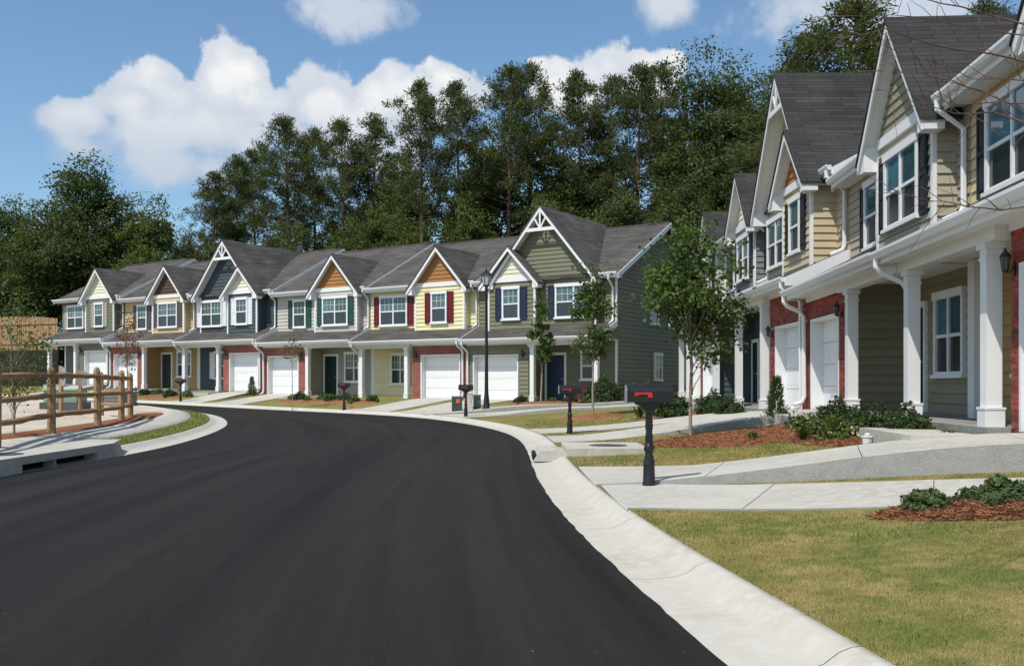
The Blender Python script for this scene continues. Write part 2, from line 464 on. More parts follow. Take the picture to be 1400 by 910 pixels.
def tag(o, label=None, cat=None, group=None, kind=None):
    if label: o['label'] = label
    if cat: o['category'] = cat
    if group: o['group'] = group
    if kind: o['kind'] = kind
    return o


def empty(name, loc, rz=0.0):
    o = bpy.data.objects.new(name, None); COL.objects.link(o)
    o.location = loc; o.rotation_euler = (0, 0, rz); o.empty_display_size = 0.3
    return o


def quads_mesh(name, V, m, smooth=False):
    """V: (n,k,3) array of separate k-gons"""
    n, k, _ = V.shape
    me = bpy.data.meshes.new(name)
    me.vertices.add(n * k); me.vertices.foreach_set('co', V.reshape(-1).astype(np.float32))
    me.loops.add(n * k); me.loops.foreach_set('vertex_index', np.arange(n * k, dtype=np.int32))
    me.polygons.add(n); me.polygons.foreach_set('loop_start', np.arange(0, n * k, k, dtype=np.int32))
    me.materials.append(m)
    me.update(calc_edges=True)
    return me


def norm(a):
    return a / np.maximum(np.linalg.norm(a, axis=-1, keepdims=True), 1e-9)


def leaf_quads(c, nrm, L_, W_, rg):
    """diamond leaves: centres c, normals nrm, lengths and widths"""
    n = len(c)
    t = norm(np.cross(nrm, rg.normal(size=(n, 3))))
    b = np.cross(nrm, t)
    L_ = np.broadcast_to(np.asarray(L_, float), (n,))[:, None]; W_ = np.broadcast_to(np.asarray(W_, float), (n,))[:, None]
    return np.stack([c - t * L_ * .5, c + b * W_ * .5 + t * L_ * .08, c + t * L_ * .5, c - b * W_ * .5 + t * L_ * .08], axis=1)


# ------------------------------------------------------------------ ground levels
def catmull(P, step=0.5):
    P = [np.array(p, float) for p in P]
    P = [2 * P[0] - P[1]] + P + [2 * P[-1] - P[-2]]
    out = []
    for i in range(1, len(P) - 2):
        p0, p1, p2, p3 = P[i - 1:i + 3]
        n = max(2, int(np.linalg.norm(p2 - p1) / step))
        for j in range(n):
            t = j / n
            out.append(0.5 * ((2 * p1) + (-p0 + p2) * t + (2 * p0 - 5 * p1 + 4 * p2 - p3) * t * t + (-p0 + 3 * p1 - 3 * p2 + p3) * t ** 3))
    out.append(P[-2])
    return np.array(out)


RE = catmull([(4.2, -18), (2.6, -8), (1.7, -1.5), (1.25, 2), (1.035, 4.41), (0.9, 5.08), (0.738, 6.19), (0.57, 7.41), (0.428, 9.77), (0.33, 12.25),
              (0.29, 17.2), (0.24, 22.6), (-0.25, 26.8), (-1.21, 31.2), (-2.73, 35.4), (-4.7, 38.5), (-8.64, 41.7), (-12.8, 45.0),
              (-19.15, 49.8), (-27.5, 54.6), (-48, 66.5)])
LE = catmull([(-5.4, -18), (-5.9, -8), (-6.5, 2), (-7.1, 9), (-7.3, 13.5), (-7.2, 16.5), (-7.36, 20.4), (-8.2, 26), (-9.75, 32.6), (-12.15, 38.9),
              (-15.1, 43.2), (-17.8, 45.9), (-26, 51.2), (-46, 63)])


def relax(C, r=5):
    out = C.copy()
    for i in range(r, len(C) - r):
        out[i] = C[i - r:i + r + 1].mean(axis=0)
    return out


RE, LE = relax(relax(RE, 6), 5), relax(LE, 3)


def normals_of(C):
    t = np.gradient(C, axis=0); t = norm(t)
    return np.stack([t[:, 1], -t[:, 0]], axis=1)      # to the right of travel


REN, LEN = normals_of(RE), -normals_of(LE)


def rz(y):
    y = np.asarray(y, float)
    q = np.clip(y - 28, 0, 32)
    return 0.0008 * q * q


def smooth(t):
    t = np.clip(t, 0, 1); return t * t * (3 - 2 * t)


def yard_z(x, y, d):
    return rz(y) + 0.113 + 0.327 * smooth((d - 0.6) / 5.5)


def lot_z(x, y, d):
    return rz(y) + 0.113 + 0.187 * smooth((d - 0.6) / 1.6) + 0.12 * smooth((d - 3) / 8)


def side_dist(x, y, C, NRM):
    dd = (C[:, 0] - x) ** 2 + (C[:, 1] - y) ** 2
    i = int(np.argmin(dd))
    s = (x - C[i, 0]) * NRM[i, 0] + (y - C[i, 1]) * NRM[i, 1]
    return s if abs(s) > 1e-6 else 0.0


def gz(x, y):
    d = side_dist(x, y, RE, REN)
    if d > 0:
        return float(yard_z(x, y, d)) if d > 0.58 else float(rz(y)) + 0.11 * d / 0.58
    d2 = side_dist(x, y, LE, LEN)
    if d2 > 0:
        return float(lot_z(x, y, d2))
    return float(rz(y))


def strip(name, C, NRM, offs, zf, m, sl=slice(None), kind='structure', jitter=0.0):
    C = C[sl]; NRM = NRM[sl]
    n, k = len(C), len(offs)
    V = []
    for i in range(n):
        for d in offs:
            x = C[i, 0] + NRM[i, 0] * d; y = C[i, 1] + NRM[i, 1] * d
            V.append((x, y, float(zf(x, y, d))))
    F = []
    for i in range(n - 1):
        for j in range(k - 1):
            a = i * k + j
            F.append((a, a + 1, a + k + 1, a + k))
    mb = MB(); mb.v = V; mb.f = F
    o = mb.build(name, m, smooth=True)
    me = o.data
    if me.polygons[len(me.polygons) // 2].normal.z < 0:
        me.flip_normals()
    o['kind'] = kind
    return o


# ------------------------------------------------------------------ the setting
def build_ground():
    # one sheet out to the horizon
    xs = np.concatenate([[-900, -300, -140], np.linspace(-90, 90, 37), [140, 300, 900]])
    ys = np.concatenate([[-300, -80], np.linspace(-40, 140, 37), [200, 400, 1200]])
    mb = MB()
    for y in ys:
        for x in xs:
            mb.v.append((x, y, -0.5 + 0.55 * float(smooth((y - 66) / 20)) + (0.6 * float(smooth((x - 34) / 12)))))
    k = len(xs)
    for j in range(len(ys) - 1):
        for i in range(k - 1):
            a = j * k + i; mb.f.append((a, a + 1, a + k + 1, a + k))
    mb.build('ground', SOIL)['kind'] = 'structure'
    # road between the two kerb lines
    n = 620
    def resample(C):
        s = np.concatenate([[0], np.cumsum(np.linalg.norm(np.diff(C, axis=0), axis=1))]); t = np.linspace(0, s[-1], n)
        return np.stack([np.interp(t, s, C[:, 0]), np.interp(t, s, C[:, 1])], axis=1)
    A, B = resample(LE), resample(RE)
    mb = MB(); k = 9
    for i in range(n):
        for j in range(k):
            f = j / (k - 1)
            p = A[i] * (1 - f) + B[i] * f
            wob = 0.02 + random.uniform(-.008, .008) if j == k - 1 else 0
            mb.v.append((p[0] + wob, p[1], float(rz(p[1])) + 0.006 + 0.035 * (1 - (2 * f - 1) ** 2)))
    for i in range(n - 1):
        for j in range(k - 1):
            a = i * k + j; mb.f.append((a, a + 1, a + k + 1, a + k))
    o = mb.build('road', ASPHALT, smooth=True); o['kind'] = 'structure'
    uvl = o.data.uv_layers.new(name='UVMap')
    for lp in o.data.loops:
        i, j = divmod(lp.vertex_index, k)
        uvl.data[lp.index].uv = (8.0 * j / (k - 1), 90.0 * i / n)
    # kerb and gutter on both sides
    prof = [(-0.12, -0.03), (0.0, 0.0), (0.16, -0.002), (0.34, 0.012), (0.42, 0.036), (0.49, 0.085), (0.55, 0.108), (0.60, 0.113), (0.615, 0.03)]
    zk = dict(prof)
    for C, NN in ((RE, REN), (LE, LEN)):
        root = empty('kerb', (0, 0, 0)); root['kind'] = 'structure'
        for i in range(0, len(C) - 1, 4):
            sl = slice(i, min(i + 5, len(C)))
            c, nn = C[sl].copy(), NN[sl]
            t = c[-1] - c[-2]; c[-1] = c[-1] - t / np.linalg.norm(t) * 0.007
            o = strip('kerb_section', c, nn, [p[0] for p in prof], lambda x, y, d: rz(y) + zk[d], CURBC)
            del o['kind']; o.parent = root
        strip('kerb_bedding', C, NN, [-0.1, 0.2, 0.36, 0.60], lambda x, y, d: rz(y) + (-0.045 if d < 0.3 else -0.02 if d < 0.4 else 0.08), CONCSIDE).parent = root
    # right hand yards, from the kerb to the wood
    i0 = int(np.argmin(abs(RE[:, 1] - 26)))
    strip('front_lawn', RE, REN, [0.57, 0.66, 0.9, 1.4, 2, 2.7, 3.5, 4.5, 5.5, 6.5, 8, 12, 20, 30, 40],
          lambda x, y, d: yard_z(x, y, d) - (0.02 if d < 0.6 else 0), LAWN)
    # left: grass verge, sidewalk, sandy lot
    iv = int(np.argmin(abs(LE[:, 1] - 17.3)))
    strip('verge', LE, LEN, [0.57, 0.7, 1.0, 1.25], lambda x, y, d: lot_z(x, y, d) + 0.006, LAWNG, slice(iv, None))
    root = empty('sidewalk', (0, 0, 0)); root['kind'] = 'structure'
    for i in range(iv - 6, len(LE) - 1, 3):
        c = LE[i:i + 4].copy(); t = c[-1] - c[-2]; c[-1] -= t / np.linalg.norm(t) * 0.01
        o = strip('slab_section', c, LEN[i:i + 4], [1.18, 1.22, 1.5, 1.8, 2.08, 2.12], lambda x, y, d: lot_z(x, y, d) + (0.018 if 1.2 < d < 2.1 else -0.05), CONC)
        del o['kind']; o.parent = root
    strip('sidewalk', LE, LEN, [0.57, 1.0, 1.5, 2.0, 2.1], lambda x, y, d: lot_z(x, y, d) + 0.010, CONC, slice(0, iv + 1))
    strip('sandy_lot', LE, LEN, [2.0, 2.5, 3.2, 4.2, 5.2, 6.5, 8.5, 11, 15, 22], lambda x, y, d: lot_z(x, y, d) + 0.05 * math.sin(x * 1.7) * math.sin(y * 1.3) * (d > 3), SAND)
    strip('soil_edging', LE, LEN, [2.0, 2.14, 2.4, 2.7, 2.95, 3.1], lambda x, y, d: lot_z(x, y, d) + 0.035 * math.exp(-((d - 2.5) / 0.35) ** 2) + (0.03 if 2.1 < d < 3.0 else -0.06), MULCH, slice(0, int(np.argmin(abs(LE[:, 1] - 34)))))


build_ground()

# ------------------------------------------------------------------ townhouses
BOARD = {}
UNITS = []


def board_mesh(m):
    if m.name not in BOARD:
        mb = MB()
        # tilted lap board of length one: thick bottom edge, thin top edge
        mb.prism([(0.0, 0.0), (0.0, 0.205), (-0.010, 0.205), (-0.045, 0.0)], 'x', 0, 1)
        BOARD[m.name] = mb.mesh('siding_board', m)
    return BOARD[m.name]


EXPO = 0.19


def siding(parent, face, a0, a1, fixed, w0, w1, m):
    """lap boards on a wall: face 'front' (runs in u), 'right' or 'left' (runs in v)"""
    me = board_mesh(m)
    n = max(1, int(math.ceil((w1 - w0) / EXPO)))
    for i in range(n):
        w = w0 + i * EXPO
        h = min(1.0, (w1 - w) / 0.205)
        if h < 0.12:
            continue
        if face == 'front':
            link('siding_board', me, parent, (a0, fixed, w), 0, (a1 - a0, 1, h))
        elif face == 'right':
            link('siding_board', me, parent, (fixed, a0, w), R(90), (a1 - a0, 1, h))
        else:
            link('siding_board', me, parent, (fixed, a1, w), R(-90), (a1 - a0, 1, h))


def gable_boards(parent, uc, half, v, w0, slope, m, top=None, face='front'):
    """boards that shorten towards the peak; slope = rise per metre of half width"""
    w = w0
    while True:
        l0 = half - (w - w0) / slope; l1 = half - (w + 0.2 - w0) / slope
        if l0 < 0.12:
            break
        l1 = max(l1, 0.01)
        if top and w > top:
            break
        mb = MB()
        y0, y1 = v - 0.045, v - 0.010
        vs = [(uc - l0, v, w), (uc + l0, v, w), (uc + l1, v, w + .2), (uc - l1, v, w + .2),
              (uc - l0, y0, w), (uc + l0, y0, w), (uc + l1, y1, w + .2), (uc - l1, y1, w + .2)]
        mb.add(vs, [(0, 1, 2, 3), (7, 6, 5, 4), (0, 4, 5, 1), (1, 5, 6, 2), (2, 6, 7, 3), (3, 7, 4, 0)])
        if face == 'right':                     # turn into the v direction: uc is a v value, v is the u value
            mb.v = [(2 * v - y, x, z) for x, y, z in mb.v]
        mb.build('siding_board', m, parent)
        w += EXPO


def window(root, uc, v, w0, w1, width, pair, shutter, grid, up=None, sill=True, cas=0.09, uw='PANE'):
    up = up or PANE_UP
    mb = MB()
    a, b = uc - width / 2, uc + width / 2
    f0, f1 = v - 0.11, v - 0.004
    mb.box(a - cas, a, f0, f1, w0 - 0.02, w1)
    mb.box(b, b + cas, f0, f1, w0 - 0.02, w1)
    mb.box(a - cas - 0.02, b + cas + 0.02, f0 - 0.02, f1, w1, w1 + 0.15)
    mb.box(a, b, f0, f1, w0 - 0.02, w0 + 0.03)
    cols = [(a, b)]
    if pair:
        c = 0.035
        mb.box(uc - c, uc + c, f0 + 0.005, f1, w0 + 0.03, w1)
        cols = [(a, uc - c), (uc + c, b)]
    mid = w0 + (w1 - w0) * 0.5
    panes = []
    for (x0, x1) in cols:
        mb.box(x0, x1, f0 + 0.015, f1, mid - 0.03, mid + 0.03)
        for (z0, z1, mm, yy) in ((w0 + 0.03, mid - 0.03, PANE_LO, 0.062), (mid + 0.03, w1, up, 0.074)):
            panes.append((x0, x1, z0, z1, mm, yy))
            if grid and mm is up:
                nx, nz = 3 if not pair else 3, 2
                for i in range(1, nx):
                    xx = x0 + (x1 - x0) * i / nx
                    mb.box(xx - 0.008, xx + 0.008, v - yy - 0.014, v - yy - 0.002, z0, z1)
                for i in range(1, nz):
                    zz = z0 + (z1 - z0) * i / nz
                    mb.box(x0, x1, v - yy - 0.012, v - yy - 0.003, zz - 0.008, zz + 0.008)
    win = mb.build('window', WHITE, root)
    for (x0, x1, z0, z1, mm, yy) in panes:
        MB().box(x0, x1, v - yy, v - yy + 0.012, z0, z1).build('pane', mm, win)
    if sill:
        MB().box(a - cas - 0.05, b + cas + 0.05, v - 0.15, v - 0.005, w0 - 0.09, w0 - 0.02).build('sill', WHITE, win)
    if shutter:
        sw = 0.36
        for x0 in (a - cas - sw - 0.015, b + cas + 0.015):
            s = MB()
            x1 = x0 + sw; y0, y1 = v - 0.085, v - 0.02
            s.box(x0, x0 + 0.05, y0, y1, w0 - 0.05, w1 + 0.10); s.box(x1 - 0.05, x1, y0, y1, w0 - 0.05, w1 + 0.10)
            z = [w0 - 0.05, w0 + 0.03, (w0 + w1) / 2 - 0.03, (w0 + w1) / 2 + 0.06, w1 + 0.02, w1 + 0.10]
            for q in (0, 2, 4):
                s.box(x0 + 0.05, x1 - 0.05, y0, y1, z[q], z[q + 1])
            for q in (1, 3):
                s.box(x0 + 0.05, x1 - 0.05, y0 + 0.022, y1, z[q], z[q + 1])
                s.box(x0 + 0.085, x1 - 0.085, y0 + 0.008, y0 + 0.024, z[q] + 0.05, z[q + 1] - 0.05)
            s.build('shutter', shutter, root)
    return win


BRICKME = {}


def brick_mesh(i):
    if i not in BRICKME:
        mb = MB(); mb.box(0.004, 0.996, -0.014, 0.01, 0.0, 0.064)
        BRICKME[i] = mb.mesh('brick', BRICKS[i])
    return BRICKME[i]


def lay_bricks(parent, rects, v, w0, w1, rg):
    """running bond on the front face of the rectangles (u0,u1,wa,wb)"""
    row = 0; w = w0
    while w + 0.066 <= w1:
        for (u0, u1, wa, wb) in rects:
            if w < wa - 0.001 or w + 0.06 > wb:
                continue
            u = u0 - (0.11 if row % 2 else 0)
            while u < u1 - 0.03:
                x0, x1 = max(u, u0), min(u + 0.21, u1)
                if x1 - x0 > 0.04:
                    link('brick', brick_mesh(0 if rg.random() < 0.8 else 1), parent, (x0, v - rg.uniform(0, 0.003), w), 0, (x1 - x0, 1, 1))
                u += 0.22
        w += 0.0755; row += 1


def lantern(root, u, v, w):
    l = MB()
    S = 0.74
    l.box(u - 0.04, u + 0.04, v - 0.03, v, w - 0.16, w + 0.10)
    l.tube([(u, v - 0.02, w + 0.02), (u, v - 0.09, w - 0.10), (u, v - 0.17, w - 0.10)], 0.013, 6)
    l.lathe([(0.02, -0.10), (0.055, -0.08), (0.06, -0.06)], 8, (u, v - 0.17, w))
    l.lathe([(0.105, 0.17), (0.085, 0.21), (0.03, 0.27), (0.012, 0.33)], 8, (u, v - 0.17, w))
    for k in range(4):
        th = math.pi / 4 + k * math.pi / 2
        l.tube([(u + 0.055 * math.cos(th), v - 0.17 + 0.055 * math.sin(th), w - 0.06), (u + 0.085 * math.cos(th), v - 0.17 + 0.085 * math.sin(th), w + 0.17)], 0.008, 4)
    g = MB().lathe([(0.048, -0.058), (0.076, 0.168)], 8, (u, v - 0.17, w))
    for q in (l, g):
        q.v = [(u + (x - u) * S, v + (y - v) * S, w + 0.08 + (z - w) * S) for x, y, z in q.v]
    o = l.build('wall_lantern', BLACK, root)
    g.build('lantern_glass', WALLGLASS, o)


def chevron(uL, uc, uR, wl, wp, th):
    return [(uL, wl), (uc, wp), (uR, wl), (uR, wl - th), (uc, wp - th), (uL, wl - th)]


SHU, SHV = SHINGLE_U, SHINGLE_V


def gable(root, uc, half, vw, E, pitch, vback, wallm, truss=False, oh=0.30, fr=0.34, peak_top=None):
    rise = half * pitch
    uL, uR = uc - half - oh, uc + half + oh
    wl, wp = E - oh * pitch, E + rise
    up = 0.16
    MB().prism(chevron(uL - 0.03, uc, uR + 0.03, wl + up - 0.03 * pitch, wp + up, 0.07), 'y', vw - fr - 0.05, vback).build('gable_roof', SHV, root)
    MB().prism(chevron(uL, uc, uR, wl + up - 0.072, wp + up - 0.072, 0.20), 'y', vw - fr - 0.02, vw - fr + 0.025).build('rake_board', WHITE, root)
    MB().prism(chevron(uL + 0.01, uc, uR - 0.01, wl + up - 0.074, wp + up - 0.074, 0.06), 'y', vw - fr + 0.026, vw + 0.25).build('rake_soffit', WHITE, root)
    wl_ = MB().prism([(uc - half, E), (uc + half, E), (uc, E + rise)], 'y', vw + 0.004, vw + 0.12).build('gable_wall', wallm, root)
    gable_boards(wl_, uc, half - 0.01, vw, E + 0.12, pitch, wallm)
    for sgn in (-1, 1):
        x_out = uc + sgn * (half + oh); x_in = uc + sgn * (half - 0.02)
        r = MB()
        r.prism([(min(x_out, x_in), wl - 0.10), (max(x_out, x_in), wl - 0.10),
                 (max(x_out, x_in), wl + up - 0.14 + (oh * pitch if sgn < 0 else 0)), (min(x_out, x_in), wl + up - 0.14 + (oh * pitch if sgn > 0 else 0))],
                'y', vw - fr + 0.03, vw + 0.05)
        r.build('cornice_return', WHITE, root)
    if truss:
        wc = wp - 1.0
        t = MB(); y0, y1 = vw - fr - 0.012, vw - fr + 0.03
        hb = (wp - wc) / pitch - 0.02
        t.prism([(uc - hb, wc - .0), (uc + hb, wc - .0), (uc + hb - 0.12, wc + 0.15), (uc - hb + 0.12, wc + 0.15)], 'y', y0, y1)
        t.box(uc - 0.04, uc + 0.04, y0 + 0.004, y1 - 0.004, wc + 0.15, wp - 0.05)
        for sgn in (-1, 1):
            x0, z0 = uc + sgn * 0.04, wc + 0.17; x1, z1 = uc + sgn * 0.30, wc + 0.60
            dx, dz = x1 - x0, z1 - z0; ln = math.hypot(dx, dz); px, pz = -dz / ln * 0.035, dx / ln * 0.035
            poly = [(x0 - px, z0 - pz), (x1 - px, z1 - pz), (x1 + px, z1 + pz), (x0 + px, z0 + pz)]
            if sgn < 0:
                poly = poly[::-1]
            t.prism(poly, 'y', y0 + 0.006, y1 - 0.006)
        t.build('gable_truss', WHITE, root)


def gutter(root, u0, u1, v, w):
    MB().prism([(v - 0.13, w + 0.075), (v - 0.13, w + 0.03), (v - 0.085, w - 0.055), (v, w - 0.055), (v, w + 0.06), (v - 0.11, w + 0.055)][::-1], 'x', u0, u1).build('gutter', GUTTER, root)


def townhouse(name, label, org, ang, W, typ, big, sid, gab, shut, doorm, brick='wall', real_bricks=False, grid=True, extra=0.0,
              left_end=False, right_end=False, lower=None, group='townhouses along the street', up=None, side_boards=False, base=0.9, pitch=None, gd=(0.36, 2.68), cu=3.46, seed=1):
    rg = random.Random(seed)
    root = empty(name, org, ang)
    tag(root, label, 'house', group)
    lower = lower or sid
    k = W / 6.77
    G, E = 2.75 + extra, 5.5 + extra
    RIDGE = E + 2.95
    VR, VU, VB = 1.5, 1.3, 11.7          # porch recess wall, upper wall, back wall
    VR0, VRr = 0.85, 6.5                  # roof eave and ridge depth
    B = typ == 'B'

    def mir(a, b):
        return (W - b, W - a) if B else (a, b)
    # foundations and cores
    MB().box(0.012, W - 0.012, 0.34, VB, -base, 0.0).build('foundation', FOUND, root)
    gA, gB = mir(0.0, 3.22 * k)           # garage bay
    pA, pB = mir(3.22 * k, W)             # porch bay
    MB().box(pA + 0.01, pB - 0.01, -0.06, VR, -base, -0.012).build('porch_floor', FOUND, root)
    low = MB().box(pA + 0.01, pB - 0.01, VR, VB - 0.02, 0.0, G + 0.3).build('wall', lower, root)
    poly = [(VU, G - 0.05), (VB, G - 0.05), (VB, E), (VRr, RIDGE - 0.16), (VU, E + (VU - VR0) * 0.51 - 0.02)]
    upw = MB().prism(poly, 'x', 0.012, W - 0.012).build('wall', sid, root)
    # garage front
    d0, d1 = mir(gd[0] * k, gd[1] * k)
    if real_bricks:
        gm = MORTAR
    else:
        gm = BRICKWALL if brick else sid
    dh = 2.1 + 0.3 * extra
    U = [(gA + 0.01, 0.0), (d0, 0.0), (d0, dh), (d1, dh), (d1, 0.0), (gB - 0.01, 0.0), (gB - 0.01, G - 0.05), (gA + 0.01, G - 0.05)]
    gw = MB().prism(U, 'y', 0.25, VU + 0.5).build('garage_wall', gm, root)
    if real_bricks:
        lay_bricks(gw, [(gA + 0.012, d0 - 0.002, -0.3, dh + 0.001), (d1 + 0.002, gB - 0.012, -0.3, dh + 0.001), (gA + 0.012, gB - 0.012, dh, G - 0.1)], 0.25, -0.3, G - 0.08, rg)
    elif not brick:
        siding(gw, 'front', gA + 0.02, d0 - 0.05, 0.25, 0.0, dh, sid)
        siding(gw, 'front', d1 + 0.05, gB - 0.02, 0.25, 0.0, dh, sid)
        siding(gw, 'front', gA + 0.02, gB - 0.02, 0.25, dh + 0.06, G - 0.1, sid)
    # white lining of the opening, door of four sections
    j = MB()
    y0, y1 = (0.225, 0.60)
    j.prism([(d0 - 0.012, -0.05), (d0 + 0.05, -0.05), (d0 + 0.05, dh - 0.05), (d1 - 0.05, dh - 0.05), (d1 - 0.05, -0.05), (d1 + 0.012, -0.05), (d1 + 0.012, dh + 0.012), (d0 - 0.012, dh + 0.012)], 'y', y0, y1)
    j.build('door_frame', WHITE, root)
    gd = MB().box(d0 + 0.05, d1 - 0.05, 0.56, 0.60, -0.05, dh - 0.05).build('garage_door', DOORWHITE, root)
    sh = (dh - 0.05) / 4
    for q in range(4):
        s = MB(); z0, z1 = q * sh + 0.006 - (0.0 if q else 0.04), (q + 1) * sh - 0.006
        s.box(d0 + 0.055, d1 - 0.055, 0.52, 0.558, z0, z1)
        nx = 4; ww = (d1 - d0 - 0.11) / nx
        for c in range(nx):
            xa = d0 + 0.055 + c * ww + 0.08; xb = xa + ww - 0.16
            s.box(xa, xb, 0.516, 0.522, z0 + 0.10, z1 - 0.09)
        s.build('door_section', DOORWHITE, gd)
    # porch side of garage and recess wall
    if B:
        siding(low, 'left', 0.30, VR, pB - 0.002, 0.0, G - 0.1, lower)
        gsx = (pB - 0.03, pB + 0.1)
    else:
        siding(low, 'right', 0.30, VR, pA + 0.002, 0.0, G - 0.1, lower)
    siding(low, 'front', pA + 0.03, pB - 0.02, VR, 0.0, G - 0.1, lower)
    MB().box(*(mir(W - 0.12, W - 0.01)), VR - 0.05, VR + 0.02, 0.0, G - 0.1).build('corner_board', WHITE, root)
    # porch door and window
    if not B:
        a, b = 3.42 * k, 4.28 * k
        f = MB()
        f.prism([(a - 0.10, 0.0), (a, 0.0), (a, 2.08), (b, 2.08), (b, 0.0), (b + 0.10, 0.0), (b + 0.10, 2.20), (a - 0.10, 2.20)], 'y', VR - 0.09, VR - 0.005)
        f.build('door_trim', WHITE, root)
        dr = MB().box(a, b, VR - 0.06, VR - 0.034, 0.02, 2.08)
        for zz in ((0.25, 0.85), (1.0, 1.9)):
            for xx in ((a + 0.10, (a + b) / 2 - 0.04), ((a + b) / 2 + 0.04, b - 0.10)):
                dr.box(xx[0], xx[1], VR - 0.070, VR - 0.058, *zz)
        do = dr.build('front_door', doorm, root)
        MB().lathe([(0.005, -0.03), (0.03, -0.02), (0.034, 0.0), (0.02, 0.03)], 10, (b - 0.09, VR - 0.09, 1.0)).build('door_knob', STEEL, do)
        window(root, 5.5 * k, VR, 0.75 if not big else 1.0, 2.15, 1.15 * k if not big else 0.72, not big, None, grid, up)
        if big:
            MB().box(4.5 * k, W - 0.02, VR - 0.14, VR - 0.034, -0.5, 0.78).build('brick_skirt', BRICKWALL, root)
    else:
        window(root, 1.85 * k, VR, 0.75, 2.15, 1.1 * k if not big else 0.75, not big, shut if big else None, grid, up)
        fr = MB().box(pB - 0.10, pB - 0.045, 0.5, 1.36, 0.0, 2.1)
        fr.build('front_door', doorm, root)
    # columns
    cols = [cu * k] if not B else [W - cu * k, 0.42]
    if right_end and not B:
        cols.append(W - 0.35)
    if left_end and not B:
        pass
    for cu in cols:
        c = MB(); top = G - 0.28
        for q, z0, z1 in ((0.13, -0.25, 0.22), (0.14, 0.22, 0.25), (0.103, 0.25, top - 0.24), (0.118, top - 0.24, top - 0.20), (0.106, top - 0.20, top - 0.09), (0.14, top - 0.09, top)):
            c.box(cu - q, cu + q, 0.15 - q, 0.15 + q, z0, z1)
        c.build('column', WHITE, root)
    if B and not grid:
        MB().box(0.30, 0.56, VR - 0.40, VR - 0.05, -0.1, G - 0.11).build('pilaster', WHITE, root)
    # skirt roof
    MB().box(pA + 0.02, pB - 0.02, 0.035, 0.265, G - 0.28, G - 0.10).build('porch_beam', WHITE, root)
    MB().box(gA + 0.02, gB - 0.02, 0.20, 0.248, G - 0.20, G - 0.10).build('garage_frieze', WHITE, root)
    MB().box(0.004, W - 0.004, -0.27, VR + 0.01, G - 0.10, G - 0.04).build('porch_soffit', WHITE, root)
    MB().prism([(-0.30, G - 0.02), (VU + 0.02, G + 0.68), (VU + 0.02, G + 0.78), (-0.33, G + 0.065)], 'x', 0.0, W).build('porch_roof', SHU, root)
    MB().box(-0.002, W + 0.002, -0.30, -0.272, G - 0.14, G + 0.01).build('porch_fascia', WHITE, root)
    gutter(root, -0.01, W + 0.01, -0.302, G)
    for (x0, x1) in ((-0.036, -0.004), (W + 0.004, W + 0.036)):
        MB().prism([(-0.31, G - 0.15), (-0.05, G - 0.15), (VU, G + 0.50), (VU, G + 0.765), (-0.31, G + 0.06)], 'x', x0, x1).build('skirt_rake_board', WHITE, root)
        xa, xb = (0.006, 0.03) if x0 < 0 else (W - 0.03, W - 0.006)
        MB().prism([(-0.04, G - 0.12), (VU, G - 0.12), (VU, G + 0.60)], 'x', xa, xb).build('skirt_end', sid, root)
    # upper storey
    wu = G + 0.5
    wT = E + 0.02
    iv = []
    if big:
        gc, gh = (3.6 * k, 2.42 * k); bc, bh = (2.1 * k, 1.22 * k); ww_c, nw_c = 5.0 * k, 2.1 * k
        if B:
            gc, bc, ww_c, nw_c = W - gc, W - bc, W - ww_c, W - nw_c
        vg, vb = 1.0, 0.66
        gwall = MB().box(gc - gh, gc + gh, vg, VU + 0.2, wu, E + 0.3).build('bay_wall', sid, root)
        siding(gwall, 'front', gc - gh + 0.10, gc + gh - 0.10, vg, wu, wT, sid)
        siding(gwall, 'right', vg + 0.02, VU, gc + gh, wu, wT, sid)
        siding(gwall, 'left', vg + 0.02, VU, gc - gh, wu, wT, sid)
        bw = MB().box(bc - bh, bc + bh, vb, VU + 0.2, wu - 0.15, E).build('bay_wall', sid, root)
        siding(bw, 'front', bc - bh + 0.10, bc + bh - 0.10, vb, wu - 0.15, E - 0.08, sid)
        siding(bw, 'right', vb + 0.02, VU, bc + bh, wu - 0.15, E, sid)
        siding(bw, 'left', vb + 0.02, VU, bc - bh, wu - 0.15, E, sid)
        for x in (bc - bh, bc + bh - 0.10):
            MB().box(x - 0.004, x + 0.104, vb - 0.05, vb + 0.06, wu - 0.15, E - 0.06).build('corner_board', WHITE, root)
        for x in (gc - gh, gc + gh - 0.10):
            MB().box(x - 0.004, x + 0.104, vg - 0.05, vg + 0.06, wu, E - 0.1).build('corner_board', WHITE, root)
        gable(root, gc, gh, vg, E, pitch or 1.2, VRr + 0.3, sid, truss=True, oh=0.22, fr=0.5)
        gable(root, bc, bh, vb, E, 1.08, 3.8, gab)
        MB().box(bc - bh - 0.02, bc + bh + 0.02, vb - 0.075, vb + 0.02, E - 0.08, E + 0.13).build('frieze', WHITE, root)
        window(root, ww_c, vg, E - 1.75, E - 0.42, 1.62 * min(k, 1.1), True, shut, grid, up)
        window(root, nw_c, vb, E - 1.75, E - 0.42, 0.78, False, shut, grid, up)
        gl, grr = gc - gh - 0.25, gc + gh + 0.25
        gl, grr = min(gl, bc - bh - 0.33), max(grr, bc + bh + 0.33)
    else:
        bc, bh = 4.72 * k, 1.5 * k
        vb = 0.9
        bw = MB().box(bc - bh, bc + bh, vb, VU + 0.2, wu - 0.1, E).build('bay_wall', sid, root)
        siding(bw, 'front', bc - bh + 0.10, bc + bh - 0.10, vb, wu - 0.1, E - 0.08, sid)
        siding(bw, 'right', vb + 0.02, VU, bc + bh, wu - 0.1, E, sid)
        siding(bw, 'left', vb + 0.02, VU, bc - bh, wu - 0.1, E, sid)
